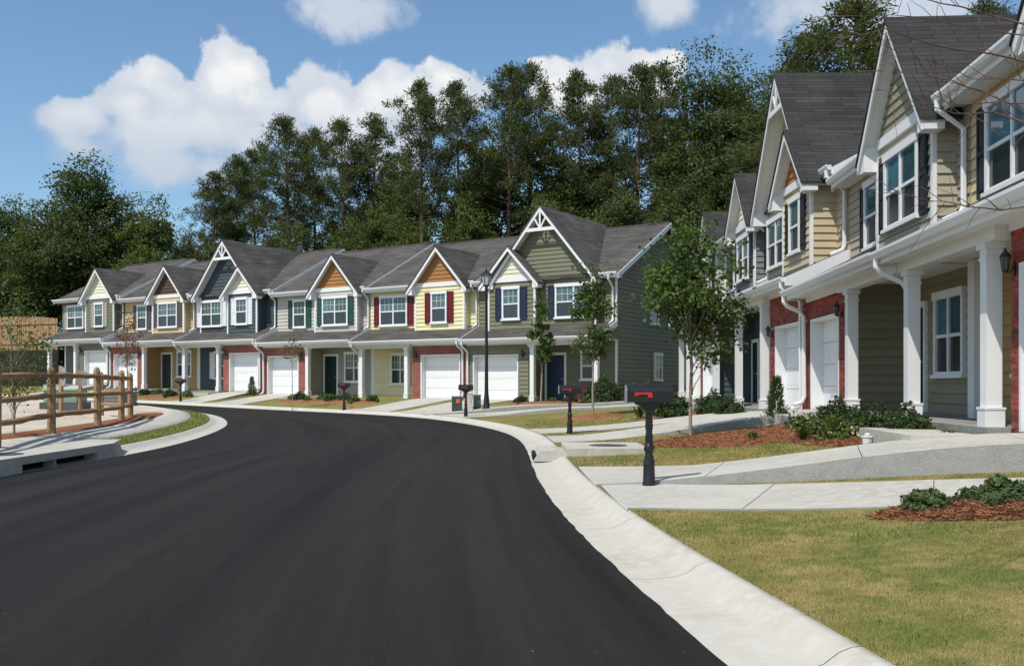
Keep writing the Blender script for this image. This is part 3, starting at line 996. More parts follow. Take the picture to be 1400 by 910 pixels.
        for x in (bc - bh, bc + bh - 0.10):
            MB().box(x - 0.004, x + 0.104, vb - 0.05, vb + 0.06, wu - 0.1, E - 0.06).build('corner_board', WHITE, root)
        gable(root, bc, bh, vb, E, pitch or 1.14, 5.2, gab)
        MB().box(bc - bh - 0.02, bc + bh + 0.02, vb - 0.075, vb + 0.02, E - 0.08, E + 0.13).build('frieze', WHITE, root)
        wide_c, nar_c = (1.55 * k, bc) if B else (bc, 1.75 * k)
        window(root, wide_c, VU if B else vb, E - 1.80, E - 0.45, 1.62 * min(k, 1.1), True, shut, grid, up)
        window(root, nar_c, vb if B else VU, E - 1.80, E - 0.45, 0.78, False, shut, grid, up)
        gl, grr = bc - bh - 0.33, bc + bh + 0.33
    siding(upw, 'front', 0.02, W - 0.02, VU, wu + 0.2, E - 0.08, sid)
    # main roof
    oe = 0.05
    ol, orr = (0.30 if left_end else oe), (0.30 if right_end else oe)
    sl = (RIDGE - E) / (VRr - VR0)
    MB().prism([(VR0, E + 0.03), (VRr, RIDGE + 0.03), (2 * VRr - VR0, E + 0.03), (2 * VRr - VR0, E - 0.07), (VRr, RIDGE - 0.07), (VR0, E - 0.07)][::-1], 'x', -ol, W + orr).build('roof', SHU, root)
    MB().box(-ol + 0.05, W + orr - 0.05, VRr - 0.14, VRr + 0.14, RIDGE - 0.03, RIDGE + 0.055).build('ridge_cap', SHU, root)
    for (x0, x1) in ((-ol - 0.035, -ol - 0.002), (W + orr + 0.002, W + orr + 0.035)):
        MB().prism([(VR0, E + 0.01), (VRr, RIDGE + 0.01), (2 * VRr - VR0, E + 0.01), (2 * VRr - VR0, E - 0.22), (VRr, RIDGE - 0.22), (VR0, E - 0.22)][::-1], 'x', x0, x1).build('rake_board', WHITE, root)
    for (a, b) in ((-ol, gl), (grr, W + orr)):
        if b - a > 0.15:
            MB().box(a + 0.002, b - 0.002, VR0 + 0.01, VU + 0.02, E - 0.13, E - 0.075).build('eave_soffit', WHITE, root)
            MB().box(a, b, VR0 - 0.02, VR0 + 0.008, E - 0.15, E + 0.0).build('fascia', WHITE, root)
            gutter(root, a, b, VR0 - 0.022, E)
    # downspouts
    us = W - 0.10
    MB().tube([(us, VR0 - 0.10, E - 0.05), (us, VR0 - 0.10, E - 0.20), (us, VU - 0.10, E - 0.55), (us, VU - 0.10, G + 0.85), (us, VU - 0.16, G + 0.74), (us, VU - 0.45, G + 0.62)], 0.052, 6).build('downspout', GUTTER, root)
    ug = gA + 0.14 if not B else gB - 0.14
    MB().tube([(ug, -0.36, G - 0.04), (ug, -0.36, G - 0.18), (ug, -0.28, G - 0.28), (ug, 0.02, G - 0.42), (ug, 0.12, G - 0.55), (ug, 0.14, 0.25), (ug, 0.08, 0.12), (ug, -0.12, 0.05)], 0.052, 6).build('downspout', GUTTER, root)
    if B:
        MB().tube([(0.16, -0.36, G - 0.04), (0.16, -0.36, G - 0.18), (0.18, -0.26, G - 0.30), (0.22, 0.06, G - 0.46), (0.22, 0.14, G - 0.6), (0.22, 0.15, 0.1)], 0.048, 6).build('downspout', GUTTER, root)
    lantern(root, (d1 + gB) / 2 if not B else (d0 + gA) / 2, 0.235, 2.0)
    # roof vents
    MB().lathe([(0.05, -0.3), (0.05, 0.38)], 10, (1.1 * k, 8.0, RIDGE - 0.7)).build('vent_pipe', STEEL, root)
    # end wall
    if right_end:
        siding(upw, 'right', VR if not B else 0.3, VB, W - 0.012, 0.75, E, sid)
        gable_boards(upw, (VR0 + 2 * VRr - VR0) / 2, VRr - VR0 - 0.4, W - 0.012, E, sl * 0.98, sid, face='right')
        MB().box(W - 0.05, W + 0.05, VR + 0.02, VB, -base, 0.70).build('brick_skirt', BRICKSIDE, root)
        MB().box(W - 0.06, W + 0.04, VU - 0.02, VU + 0.1, wu, E - 0.1).build('corner_board', WHITE, root)
        for (v0, z0, z1) in ((5.2, 3.6, 4.9), (5.6, 1.0, 2.1)):
            ww = window(root, v0, 0.0, z0, z1, 0.7, False, None, grid, up)
            for o in [ww] + list(ww.children):
                me = o.data
                for vv in me.vertices:
                    x, y, z = vv.co
                    vv.co = (W - 0.012 - y, x, z)
                me.update()
    UNITS.append(dict(org=org, ang=ang, W=W, k=k, d0=d0, d1=d1, gA=gA, gB=gB, pA=pA, pB=pB, typ=typ))
    if side_boards:
        siding(upw, 'right', VU, 4.6, W - 0.012, G + 0.2, E + 0.0, sid)
        gable_boards(upw, 6.5, 5.2, W - 0.012, E, sl * 0.98, sid, face='right')
    return root


# palette of claddings
OLIVE = siding_mat('olive', (0.185, 0.180, 0.115))
OLIVE2 = siding_mat('grey_olive', (0.165, 0.170, 0.125))
DKOLIVE = siding_mat('dark_olive', (0.26, 0.235, 0.155))
TAN = siding_mat('golden_tan', (0.60, 0.45, 0.255))
DKTAN = siding_mat('deep_tan', (0.42, 0.27, 0.11))
BLUE = siding_mat('slate_blue', (0.062, 0.082, 0.094))
PALE = siding_mat('pale_grey', (0.50, 0.475, 0.43))
DKPALE = siding_mat('warm_grey', (0.34, 0.32, 0.27))
YELLOW = siding_mat('butter_yellow', (0.76, 0.69, 0.40))
CREAM = siding_mat('cream', (0.72, 0.69, 0.56))
ORNG = siding_mat('orange_brown', (0.36, 0.17, 0.055))
BROWN = siding_mat('chocolate_brown', (0.085, 0.05, 0.035))
BEIGE = siding_mat('beige', (0.39, 0.345, 0.255))
SANDY = siding_mat('sandy', (0.53, 0.43, 0.28))
KHAKI = siding_mat('khaki', (0.29, 0.27, 0.19))
GREYBLUE = siding_mat('grey_blue', (0.20, 0.215, 0.215))
SH_BEIGE = mat('shutter_beige', (0.40, 0.36, 0.28), 0.5, 0.05)
SH_GREY = mat('shutter_charcoal', (0.085, 0.08, 0.085), 0.5, 0.05)
SH_WHITE = mat('shutter_white', (0.76, 0.76, 0.75), 0.5, 0.05)
SH_GREEN = mat('shutter_green', (0.02, 0.075, 0.055), 0.5, 0.05)
SH_MAROON = mat('shutter_maroon', (0.14, 0.012, 0.018), 0.5, 0.05)
SH_NAVY = mat('shutter_navy', (0.018, 0.030, 0.062), 0.5, 0.05)
SH_BLACK = mat('shutter_black', (0.014, 0.014, 0.017), 0.5, 0.05)
GREENDOOR = mat('dark_green_door', (0.012, 0.03, 0.026), 0.4, 0.05)
GREYDOOR = mat('dark_grey_door', (0.045, 0.047, 0.045), 0.4, 0.05)
BLACKDOOR = mat('black_door', (0.012, 0.012, 0.014), 0.4, 0.05)

UL = np.array((0.84, -0.542)); UL /= np.linalg.norm(UL)
AL = math.atan2(UL[1], UL[0])
P0 = np.array((-2.25, 44.0)); WL = 6.77


def left_org(i, fl):
    p = P0 - UL * WL * i
    return (float(p[0]), float(p[1]), fl)


townhouse('townhouse', 'olive grey end townhouse with navy shutters, navy door and tall trussed gable', left_org(0, 0.60), AL, 7.2, 'A', True,
          OLIVE, CREAM, SH_NAVY, NAVYDOOR, brick=None, right_end=True, lower=OLIVE, group='far row of townhouses', seed=1)
townhouse('townhouse', 'butter yellow townhouse with maroon shutters and orange gable', left_org(1, 0.66), AL, WL, 'B', False,
          YELLOW, ORNG, SH_MAROON, BLACKDOOR, group='far row of townhouses', seed=2)
townhouse('townhouse', 'pale grey townhouse with green shutters, orange gable and dark green door', left_org(2, 0.78), AL, WL, 'A', False,
          PALE, ORNG, SH_GREEN, GREENDOOR, lower=DKPALE, group='far row of townhouses', seed=3)
townhouse('townhouse', 'slate blue townhouse with white shutters and tall trussed gable', left_org(3, 1.0), AL, WL, 'B', True,
          BLUE, CREAM, SH_WHITE, BLACKDOOR, group='far row of townhouses', seed=4)
townhouse('townhouse', 'golden tan townhouse with charcoal shutters and chocolate brown gable', left_org(4, 1.12), AL, WL, 'A', False,
          TAN, BROWN, SH_GREY, GREYDOOR, lower=DKTAN, group='far row of townhouses', seed=5)
townhouse('townhouse', 'olive end townhouse with beige shutters and small cream gable, left end of the far row', left_org(5, 1.40), AL, WL, 'B', False,
          OLIVE2, CREAM, SH_BEIGE, BLACKDOOR, brick=None, left_end=True, group='far row of townhouses', seed=6)


def right_unit(far, near, fl, **kw):
    far, near = np.array(far, float), np.array(near, float)
    d = near - far; W = float(np.linalg.norm(d))
    return dict(org=(float(far[0]), float(far[1]), fl), ang=math.atan2(d[1], d[0]), W=W, **kw)


GR = 'near row of townhouses on the right'
SHU, SHV = SHINGLE_U2, SHINGLE_V2  # right row takes the shingle copies with view-dependent shade in their colour
townhouse('townhouse', 'tan townhouse with wide upper window and brick garage, nearest of the right row',
          **right_unit((6.60, 16.4), (6.02, 8.9), 0.76, typ='B', big=False, sid=TAN, gab=KHAKI, shut=SH_BLACK, doorm=BLACKDOOR, real_bricks=True, grid=False,
                       lower=DKTAN, group=GR, up=PANE_SKY, gd=(0.36, 2.98), cu=3.58, seed=7))
townhouse('townhouse', 'beige and khaki townhouse with black shutters and khaki gable, second nearest of the right row',
          **right_unit((7.02, 23.4), (6.60, 16.4), 0.78, typ='A', big=False, sid=BEIGE, gab=KHAKI, shut=SH_BLACK, doorm=BLACKDOOR, real_bricks=True, grid=False,
                       lower=DKOLIVE, group=GR, up=PANE_SKY, pitch=1.3, cu=3.85, seed=8))
townhouse('townhouse', 'sandy townhouse with trussed tall gable above orange gable, middle of the right row',
          **right_unit((7.0, 30.4), (7.02, 23.4), 0.66, typ='B', big=True, sid=SANDY, gab=ORNG, shut=SH_BLACK, doorm=BLACKDOOR, real_bricks=True, grid=False,
                       lower=BLUE, extra=0.5, group=GR, side_boards=True, pitch=1.36, seed=9))
townhouse('townhouse', 'grey blue townhouse with cream gable and blue shutters, second farthest of the right row',
          **right_unit((7.12, 36.9), (7.0, 30.4), 0.72, typ='A', big=False, sid=GREYBLUE, gab=CREAM, shut=SH_NAVY, doorm=GREENDOOR, grid=False,
                       lower=BLUE, extra=0.5, group=GR, seed=10))
townhouse('townhouse', 'pale townhouse half hidden by the young maple, farthest of the right row',
          **right_unit((7.25, 41.9), (7.12, 36.9), 0.80, typ='B', big=False, sid=PALE, gab=CREAM, shut=SH_NAVY, doorm=BLACKDOOR, grid=False,
                       lower=DKPALE, extra=0.6, left_end=True, group=GR, seed=11))
#PART2
# ------------------------------------------------------------------ driveways, walks, planting beds
DRIVES, BEDS = [], []


def uw(un, u, v):
    c, s_ = math.cos(un['ang']), math.sin(un['ang'])
    return np.array((un['org'][0] + u * c - v * s_, un['org'][1] + u * s_ + v * c))


def slab(name, A, B, za, zb, hw, flare=0.5, hwB=None, n=14, skirt=0.5, kerb=True, flush=False):
    """sloping concrete strip from A at the kerb to B at the house"""
    A, B = np.array(A, float), np.array(B, float)
    t_ = (B - A) / np.linalg.norm(B - A); nr = np.array((t_[1], -t_[0]))
    hwB = hwB or hw
    top, edge, edge2 = MB(), MB(), MB()
    rows = []
    for i in range(n + 1):
        t = i / n
        p = A + (B - A) * t
        w = hw + (hwB - hw) * t + flare * max(0, 1 - t / 0.22) ** 2
        lin = za + (zb - za) * float(smooth(t * 1.08))
        q = [p + nr * w * f for f in (-1, -0.33, 0.33, 1)]
        if kerb and t < 0.35:
            q = [x + t_ * max(0.0, 0.612 - side_dist(x[0], x[1], RE, REN)) * 1.02 for x in q]
            if t == 0:
                q = [x - t_ * max(0.0, side_dist(x[0], x[1], RE, REN) - 0.612) for x in q]
        z = [max(lin if t > 0.12 else 0, gz(*x) + 0.016) if t > 0.0 else float(rz(x[1])) + 0.117 for x in q]
        zz = max(z)
        rows.append([(x[0], x[1], zi if flush else zi + (zz - zi) * float(smooth((t - 0.1) / 0.3))) for x, zi in zip(q, z)])
    o = empty(name, (0, 0, 0)); o['kind'] = 'structure'
    for i0 in range(0, n, 4):
        i1 = min(i0 + 4, n); sec = MB()
        blk = [list(r) for r in rows[i0:i1 + 1]]
        if i1 < n:
            blk[-1] = [(x - t_[0] * 0.009, y - t_[1] * 0.009, z) for x, y, z in blk[-1]]
        for r in blk:
            sec.v += r
        for i in range(len(blk) - 1):
            for j in range(3):
                a = i * 4 + j; sec.f.append((a, a + 1, a + 5, a + 4))
        so = sec.build('slab_section', CONC, o)
        if so.data.polygons[0].normal.z < 0:
            so.data.flip_normals()
    for col, e in ((0, edge), (3, edge2)):
        for r in rows:
            x, y, z = r[col]; e.v += [(x, y, z - 0.001), (x, y, z - skirt)]
        for i in range(n):
            a = 2 * i; e.f.append((a, a + 2, a + 3, a + 1))
        e.build('slab_edge', CONCSIDE, o)
    DRIVES.append((A, B, max(hw, hwB) + 0.05, hw + flare))
    return o


def kerb_hit(p, d):
    """first point of the kerb back reached from p along d"""
    best = None
    C = RE + REN * 0.60
    rel = C - p
    along = rel @ d
    off = abs(rel[:, 0] * d[1] - rel[:, 1] * d[0])
    off[along < 0] = 1e9
    return C[int(np.argmin(off))]


for i, un in enumerate(UNITS):
    g = uw(un, (un['d0'] + un['d1']) / 2, 0.5)
    dirn = -(uw(un, 0, 1) - uw(un, 0, 0))
    a = kerb_hit(g, dirn)
    if i == 6:
        a = kerb_hit(np.array((3.0, 12.55)), np.array((-1.0, 0.0)))
    if i == 7:
        a = kerb_hit(np.array((3.0, 21.0)), np.array((-1.0, 0.0)))
    if i == 8:
        a = kerb_hit(np.array((3.0, 24.9)), np.array((-1.0, 0.0)))
    slab('driveway', a, g, gz(*a), un['org'][2] - 0.05, 1.12, 0.35 if i < 6 else 0.15)
slab('driveway', kerb_hit(np.array((3.0, 10.05)), np.array((-1.0, 0.0))), (6.2, 8.0), 0.12, 0.20, 1.0, 0.18, hwB=0.72, flush=True)
# walks along the porches
for i, un in enumerate(UNITS):
    if un['typ'] == 'A':
        a, b = uw(un, un['gB'] - 0.5, -0.75), uw(un, un['gB'] + 1.6 * un['k'], -0.75)
    else:
        a, b = uw(un, un['gA'] + 0.5, -0.75), uw(un, un['gA'] - 1.6 * un['k'], -0.75)
    n0 = len(DRIVES)
    t = (b - a) / np.linalg.norm(b - a); nr = np.array((t[1], -t[0])) * 0.45
    z = un['org'][2] - 0.09
    mb = MB()
    q = [a + nr, b + nr, b - nr, a - nr]
    mb.add([(p[0], p[1], z) for p in q] + [(p[0], p[1], z - 0.6) for p in q], [(3, 2, 1, 0), (0, 1, 5, 4), (1, 2, 6, 5), (2, 3, 7, 6), (3, 0, 4, 7)])
    o = mb.build('walkway', CONC); o['kind'] = 'structure'
    DRIVES.append((a, b, 0.5, 0.5))


def bed(cx, cy, rx, ry, rot=0.0, seed=0, straw=0):
    rg = random.Random(seed)
    ph = [rg.uniform(0, 6.28) for _ in range(4)]
    mb = MB(); nr_, na = 7, 40
    c, s_ = math.cos(rot), math.sin(rot)
    def rim(th):
        return 1 + 0.07 * math.sin(3 * th + ph[0]) + 0.05 * math.sin(5 * th + ph[1]) + 0.03 * math.sin(11 * th + ph[2])
    for i in range(nr_ + 1):
        f = i / nr_
        for k in range(na):
            th = 2 * math.pi * k / na
            x, y = rx * f * rim(th) * math.cos(th), ry * f * rim(th) * math.sin(th)
            X, Y = cx + x * c - y * s_, cy + x * s_ + y * c
            mb.v.append((X, Y, gz(X, Y) + 0.10 * (1 - f * f) ** 0.6 + (0.012 if i < nr_ else -0.02) + rg.uniform(0, 0.012)))
    for i in range(nr_):
        for k in range(na):
            a = i * na + k; b = i * na + (k + 1) % na
            mb.f.append((a, b, b + na, a + na))
    o = mb.build('mulch_bed', MULCH, smooth=True); o['kind'] = 'structure'
    BEDS.append((cx, cy, rx, ry, rot))
    if straw:
        V = []
        for _ in range(straw):
            th = rg.uniform(0, 6.283); f = math.sqrt(rg.random()) * 1.03
            x, y = rx * f * rim(th) * math.cos(th), ry * f * rim(th) * math.sin(th)
            X, Y = cx + x * c - y * s_, cy + x * s_ + y * c
            z = gz(X, Y) + 0.10 * max(0, 1 - f * f) ** 0.6 + 0.02
            a = rg.uniform(0, 6.283); L_ = rg.uniform(0.04, 0.09); w = 0.0014
            dx, dy = math.cos(a) * L_, math.sin(a) * L_; tz = rg.uniform(-0.02, 0.03)
            V.append([(X - dx - dy / L_ * w, Y - dy + dx / L_ * w, z - tz), (X + dx - dy / L_ * w, Y + dy + dx / L_ * w, z + tz + 0.005),
                      (X + dx + dy / L_ * w, Y + dy - dx / L_ * w, z + tz), (X - dx + dy / L_ * w, Y - dy - dx / L_ * w, z - tz - 0.005)])
        st = link('pine_straw', quads_mesh('pine_straw', np.array(V), STRAW), o)
        st['kind'] = 'stuff'
    return o


bed(4.6, 17.4, 2.1, 1.5, 0.1, 1, 14000)
bed(5.55, 14.9, 0.85, 1.9, 0.06, 2, 14000)
bed(4.35, 7.62, 1.35, 0.36, -0.25, 3, 16000)
bed(4.9, 27.9, 1.2, 1.1, 0, 4, 0)
bed(2.55, 30.1, 1.0, 0.7, 0, 5, 0)
bed(5.9, 19.4, 0.7, 0.8, 0, 6, 0)
for i, un in enumerate(UNITS[:6]):
    mid = (un['pA'] + un['pB']) / 2
    p = uw(un, mid + (0.6 if un['typ'] == 'A' else -0.5), -1.9)
    if i != 5:
        bed(p[0], p[1], 2.0, 0.75, un['ang'], 10 + i)

# ------------------------------------------------------------------ plants
PINE = leaf_mat('pine_needles', (0.090, 0.110, 0.040), 0.38, 0.35)
DECID = leaf_mat('broad_leaves', (0.100, 0.130, 0.037), 0.4, 0.4)
DECID2 = leaf_mat('dark_broad_leaves', (0.083, 0.110, 0.035), 0.38, 0.4)
LIGHT = leaf_mat('light_broad_leaves', (0.108, 0.142, 0.038), 0.4, 0.3)
MAPLE = leaf_mat('maple_leaves', (0.085, 0.130, 0.030), 0.35, 0.3, vscale=3)
SHRUB = leaf_mat('shrub_leaves', (0.040, 0.072, 0.020), 0.25, 0.35, vscale=6)
JUNIPER = leaf_mat('juniper_needles', (0.085, 0.125, 0.045), 0.25, 0.3, vscale=6)
GRASSY = leaf_mat('strap_leaves', (0.085, 0.13, 0.028), 0.35, 0.25, vscale=6)
PETAL = mat('pale_petals', (0.50, 0.38, 0.28), 0.7, 0.15, 20)
RUST = leaf_mat('rusty_leaves', (0.20, 0.085, 0.045), 0.3, 0.3, vscale=5)


def limb(a, b, sag, n=5, rg=random):
    a, b = Vector(a), Vector(b)
    return [a.lerp(b, i / n) + Vector((rg.uniform(-1, 1), rg.uniform(-1, 1), 0)) * (b - a).length * 0.035 * (0 < i < n) + Vector((0, 0, sag * math.sin(math.pi * i / n))) for i in range(n + 1)]


def decid_tree(h, rx, th, nl, nleaf, leaf, seed, trunk_r, nsub=22, bark=None, lm=None, spread=0.9, fuzz=0.17):
    rg = np.random.default_rng(seed); pr = random.Random(seed)
    cz, rzz = th + (h - th) * 0.5, (h - th) * 0.5
    lobes = []
    for i in range(nl):
        d = norm(rg.normal(size=3)); f = rg.uniform(0.35, 0.78)
        taper = 1.0 - 0.35 * max(0, d[2] * f)
        c = np.array((d[0] * rx * f * taper, d[1] * rx * f * taper, cz + d[2] * rzz * f))
        lobes.append((c, rg.uniform(0.30, 0.46) * min(rx, rzz) * spread))
    lobes.append((np.array((0, 0, h - 0.28 * rzz)), 0.28 * rzz))
    cl = []
    for c, r in lobes:
        dirs = norm(rg.normal(size=(nsub, 3)))
        rad = r * rg.uniform(0.45, 1.0, size=(nsub, 1))
        cl.append(np.concatenate([c + dirs * rad * np.array((1.15, 1.15, 0.8)), dirs, np.full((nsub, 1), r)], axis=1))
    cl = np.concatenate(cl)
    pick = rg.integers(0, len(cl), nleaf)
    sg = cl[pick, 6:7] * fuzz
    c = cl[pick, :3] + rg.normal(size=(nleaf, 3)) * sg * np.array((1, 1, 0.75))
    nr = norm(cl[pick, 3:6] * 0.5 + np.array((0, 0, 0.55)) + rg.normal(size=(nleaf, 3)) * 0.6)
    ln = leaf * rg.uniform(0.7, 1.3, nleaf)
    crown = quads_mesh('crown', leaf_quads(c, nr, ln, ln * 0.72, rg), lm or DECID)
    tr = MB()
    top = Vector((rg.uniform(-.1, .1) * rx, rg.uniform(-.1, .1) * rx, th + (h - th) * 0.72))
    path = [(0, 0, -0.3)] + [tuple(Vector((0, 0, 0)).lerp(top, t) + Vector((pr.uniform(-1, 1), pr.uniform(-1, 1), 0)) * trunk_r * 0.6) for t in (0.02, 0.2, 0.4, 0.6, 0.8)] + [tuple(top)]
    tr.tube(path, [trunk_r * q for q in (1.35, 1.1, 0.92, 0.75, 0.55, 0.36, 0.12)], 8)
    for c_, r in lobes:
        z0 = min(max(th * 0.75, c_[2] - rx * 0.7), top.z * 0.95)
        a = Vector((0, 0, 0)).lerp(top, z0 / top.z)
        pts = limb(a, c_, 0.06 * rx, 5, pr)
        tr.tube(pts, [trunk_r * q for q in (0.36, 0.3, 0.22, 0.16, 0.1, 0.04)], 5)
    return tr.mesh('trunk', bark or BARK, True), crown


def pine_tree(h, start, rmax, seed, trunk_r, nb=64, tufts=11, blades=58):
    rg = np.random.default_rng(seed); pr = random.Random(seed)
    tr = MB()
    lean = (pr.uniform(-.03, .03) * h, pr.uniform(-.03, .03) * h)
    def ax(z):
        f = max(z, 0) / h
        return Vector((lean[0] * f * f, lean[1] * f * f, z))
    zs = [-0.3] + [h * q for q in (0.03, 0.2, 0.4, 0.6, 0.8, 0.98)]
    tr.tube([ax(z) for z in zs], [trunk_r * q for q in (1.3, 1.05, 0.92, 0.78, 0.58, 0.34, 0.08)], 9)
    C, D = [], []
    for i in range(nb):
        f = (i + pr.random()) / nb
        z = h * (start + (0.985 - start) * f ** 0.9)
        prof = (math.sin(math.pi * min(1.0, 0.22 + 0.80 * f)) ** 0.8) * (1.0 if f > 0.15 else pr.choice((0.35, 0.9)))
        ln = rmax * prof * pr.uniform(0.55, 1.08) + 0.25
        az = pr.uniform(0, 6.283)
        up = pr.uniform(0.0, 0.35) + 0.55 * f
        a = ax(z); d = Vector((math.cos(az), math.sin(az), up)).normalized()
        b = a + d * ln
        pts = limb(a, b, -0.05 * ln, 4, pr)
        tr.tube(pts, [trunk_r * q * (0.5 + ln / rmax * 0.5) for q in (0.22, 0.17, 0.12, 0.08, 0.03)], 4, cap=False)
        nt_ = max(2, int(tufts * (ln / rmax) * 0.36 + 1))
        for _ in range(nt_):
            t = pr.uniform(0.45, 1.02)
            p = a.lerp(b, t) + Vector((pr.gauss(0, 1), pr.gauss(0, 1), pr.gauss(0.25, 0.45))) * 0.17 * ln
            C.append(p); D.append((d + Vector((0, 0, 0.6))).normalized())
    C = np.array([tuple(p) for p in C]); D = np.array([tuple(p) for p in D])
    n = len(C) * blades
    c0 = np.repeat(C, blades, 0)
    dr = norm(np.repeat(D, blades, 0) * 0.55 + rg.normal(size=(n, 3)) * 0.75)
    L_ = rg.uniform(0.22, 0.46, (n, 1))
    side = norm(np.cross(dr, rg.normal(size=(n, 3)))) * rg.uniform(0.022, 0.05, (n, 1))
    base = c0 + rg.normal(size=(n, 3)) * np.array((0.26, 0.26, 0.15))
    V = np.stack([base, base + dr * L_ * .55 + side, base + dr * L_, base + dr * L_ * .55 - side], axis=1)
    return tr.mesh('trunk', PINEBARK, True), quads_mesh('crown', V, PINE)


def place_tree(name, label, cat, meshes, loc, rot, sc, group):
    r = empty(name, loc, rot); r.scale = (sc[0], sc[0], sc[1])
    link('trunk', meshes[0], r); link('crown', meshes[1], r)
    tag(r, label, cat, group)
    return r


def build_wood():
    pines = [pine_tree(22, s_, r_, sd, tr_, nb, tf) for s_, r_, sd, tr_, nb, tf in
             ((0.36, 3.5, 101, 0.24, 74, 14), (0.46, 3.1, 102, 0.22, 60, 13), (0.28, 4.0, 103, 0.26, 84, 14), (0.40, 3.6, 104, 0.25, 70, 15), (0.55, 2.8, 105, 0.2, 52, 13))]
    decs = [decid_tree(18, 4.4, 3.5, 34, 30000, 0.20, 111, 0.24, nsub=26, lm=DECID), decid_tree(18, 4.8, 3.0, 40, 34000, 0.20, 112, 0.28, nsub=26, lm=DECID2),
            decid_tree(18, 3.8, 2.2, 30, 26000, 0.20, 113, 0.2, nsub=26, lm=LIGHT), decid_tree(18, 4.2, 6.0, 32, 28000, 0.20, 114, 0.26, nsub=24, lm=DECID),
            decid_tree(18, 3.3, 4.5, 46, 46000, 0.135, 115, 0.2, nsub=28, lm=DECID2)]
    # picture column, height of the top, distance, kind, mesh, width factor, label
    T = [
        (12, 258, 88, 'd', 1, 1.0, 'dark broadleaf tree at the far left edge above the picket fence'),
        (66, 262, 84, 'd', 0, 0.9, 'broadleaf tree left of the big rounded tree, behind the left end house'),
        (112, 198, 84, 'd', 1, 1.2, 'big dark rounded broadleaf tree behind the olive left end townhouse'),
        (160, 250, 86, 'd', 0, 1.0, 'broadleaf tree right of the big rounded tree at left'),
        (206, 258, 74, 'd', 2, 0.95, 'light green broadleaf tree behind the tan townhouse'),
        (240, 300, 80, 'd', 0, 0.8, 'small broadleaf tree in the gap of sky left of the pines'),
        (288, 235, 78, 'p', 2, 1.1, 'leaning wide pine at the left end of the pine wood'),
        (322, 212, 80, 'p', 0, 1.0, 'pine behind the trussed gable of the slate blue townhouse'),
        (352, 205, 84, 'p', 3, 1.0, 'second pine in from the left end of the pine wood'),
        (398, 160, 78, 'p', 2, 1.15, 'tall wide pine behind the roof between blue and grey townhouses'),
        (432, 176, 83, 'p', 0, 1.0, 'dense pine right of the tall wide pine at centre left'),
        (470, 160, 78, 'p', 3, 1.05, 'pine behind the orange gable of the pale grey townhouse'),
        (508, 156, 82, 'p', 0, 1.1, 'bushy pine behind the left half of the yellow townhouse'),
        (545, 200, 80, 'd', 3, 0.85, 'broadleaf tree between the bushy pine and the bare trunked pines'),
        (578, 108, 74, 'p', 4, 1.0, 'tall slim pine with long bare pale trunk, left of two'),
        (630, 110, 74, 'p', 4, 1.1, 'tall slim pine with long bare pale trunk, right of two'),
        (664, 170, 80, 'd', 3, 0.9, 'broadleaf tree behind the street lamp between tall pines'),
        (694, 92, 76, 'p', 2, 1.05, 'very tall full pine behind the trussed olive gable'),
        (726, 88, 80, 'p', 0, 1.0, 'very tall pine right of the full pine at centre'),
        (770, 150, 78, 'd', 0, 0.95, 'broadleaf tree filling the gap between the central tall pines'),
        (798, 98, 76, 'p', 1, 1.05, 'tall pine above the right end of the olive roof'),
        (830, 106, 80, 'p', 3, 1.0, 'pine second right of the olive house ridge'),
        (868, 90, 77, 'p', 2, 1.0, 'tall pine left of the tallest round crown'),
        (905, 84, 80, 'p', 0, 1.1, 'dense pine left of the tallest round crown'),
        (975, 46, 74, 'd', 4, 1.35, 'tallest broadleaf tree with big round crown behind the right row'),
        (1034, 86, 72, 'd', 4, 1.15, 'broadleaf tree just left of the tall sandy gable'),
        (1012, 60, 80, 'd', 4, 1.15, 'tall broadleaf tree at the right shoulder of the tallest round crown'),
        (1092, 50, 66, 'p', 2, 1.35, 'pine peeping over the ridge left of the right hand pine'),
        (1155, 8, 62, 'p', 2, 1.75, 'big pine rising above the sandy roof at right'),
        (1068, 84, 70, 'd', 4, 1.0, 'broadleaf tree peeping over the trussed sandy gable'),
        (1204, 30, 64, 'p', 3, 1.5, 'pine behind the khaki gable at right'),
        (1345, -4, 50, 'p', 0, 1.0, 'pine top showing above the nearest khaki roof ridge'),
        # lower trees in front of the pines
        (480, 292, 70, 'd', 2, 0.8, 'low light green tree above the pale grey roof'),
        (560, 288, 69, 'd', 0, 0.9, 'low green tree above the yellow townhouse ridge'),
        (645, 270, 70, 'd', 2, 0.9, 'low light green tree just left of the olive gable'),
        (850, 246, 68, 'd', 1, 0.9, 'dark green tree above the right end of the olive roof'),
        (930, 226, 66, 'd', 1, 0.9, 'mid height tree behind the young maple'),
        (290, 318, 76, 'd', 1, 0.8, 'low dark tree above the tan and blue roofs'),
        (395, 296, 72, 'd', 0, 0.8, 'low tree above the slate blue ridge'),
        (604, 292, 70, 'd', 0, 0.85, 'low dark tree above the yellow and olive roofs'),
        (528, 268, 73, 'd', 3, 0.8, 'mid height tree above the left part of the yellow roof'),
        (745, 262, 71, 'd', 2, 0.85, 'low tree above the olive ridge'),
    ]
    for px, py, Y, kd, mi, wf, lab in T:
        X = (px - 700) / 1300 * Y
        g0 = max(0.1, gz(X, Y) - 0.1) if Y < 72 else 0.6
        Hh = CAM_H + (527 - py) / 1300 * Y - g0
        ms, base = (pines[mi], 22.0) if kd == 'p' else (decs[mi], 18.0)
        s_ = Hh / base
        sx = s_ * wf * 0.86 if kd == 'p' else wf * (0.55 + 0.45 * s_)
        place_tree('pine_tree' if kd == 'p' else 'broadleaf_tree', lab, 'tree', ms, (X, Y, g0), random.uniform(0, 6.28), (sx, s_), 'trees of the wood behind the houses')
    # the mass of the wood further back and its understorey
    rg = np.random.default_rng(5)
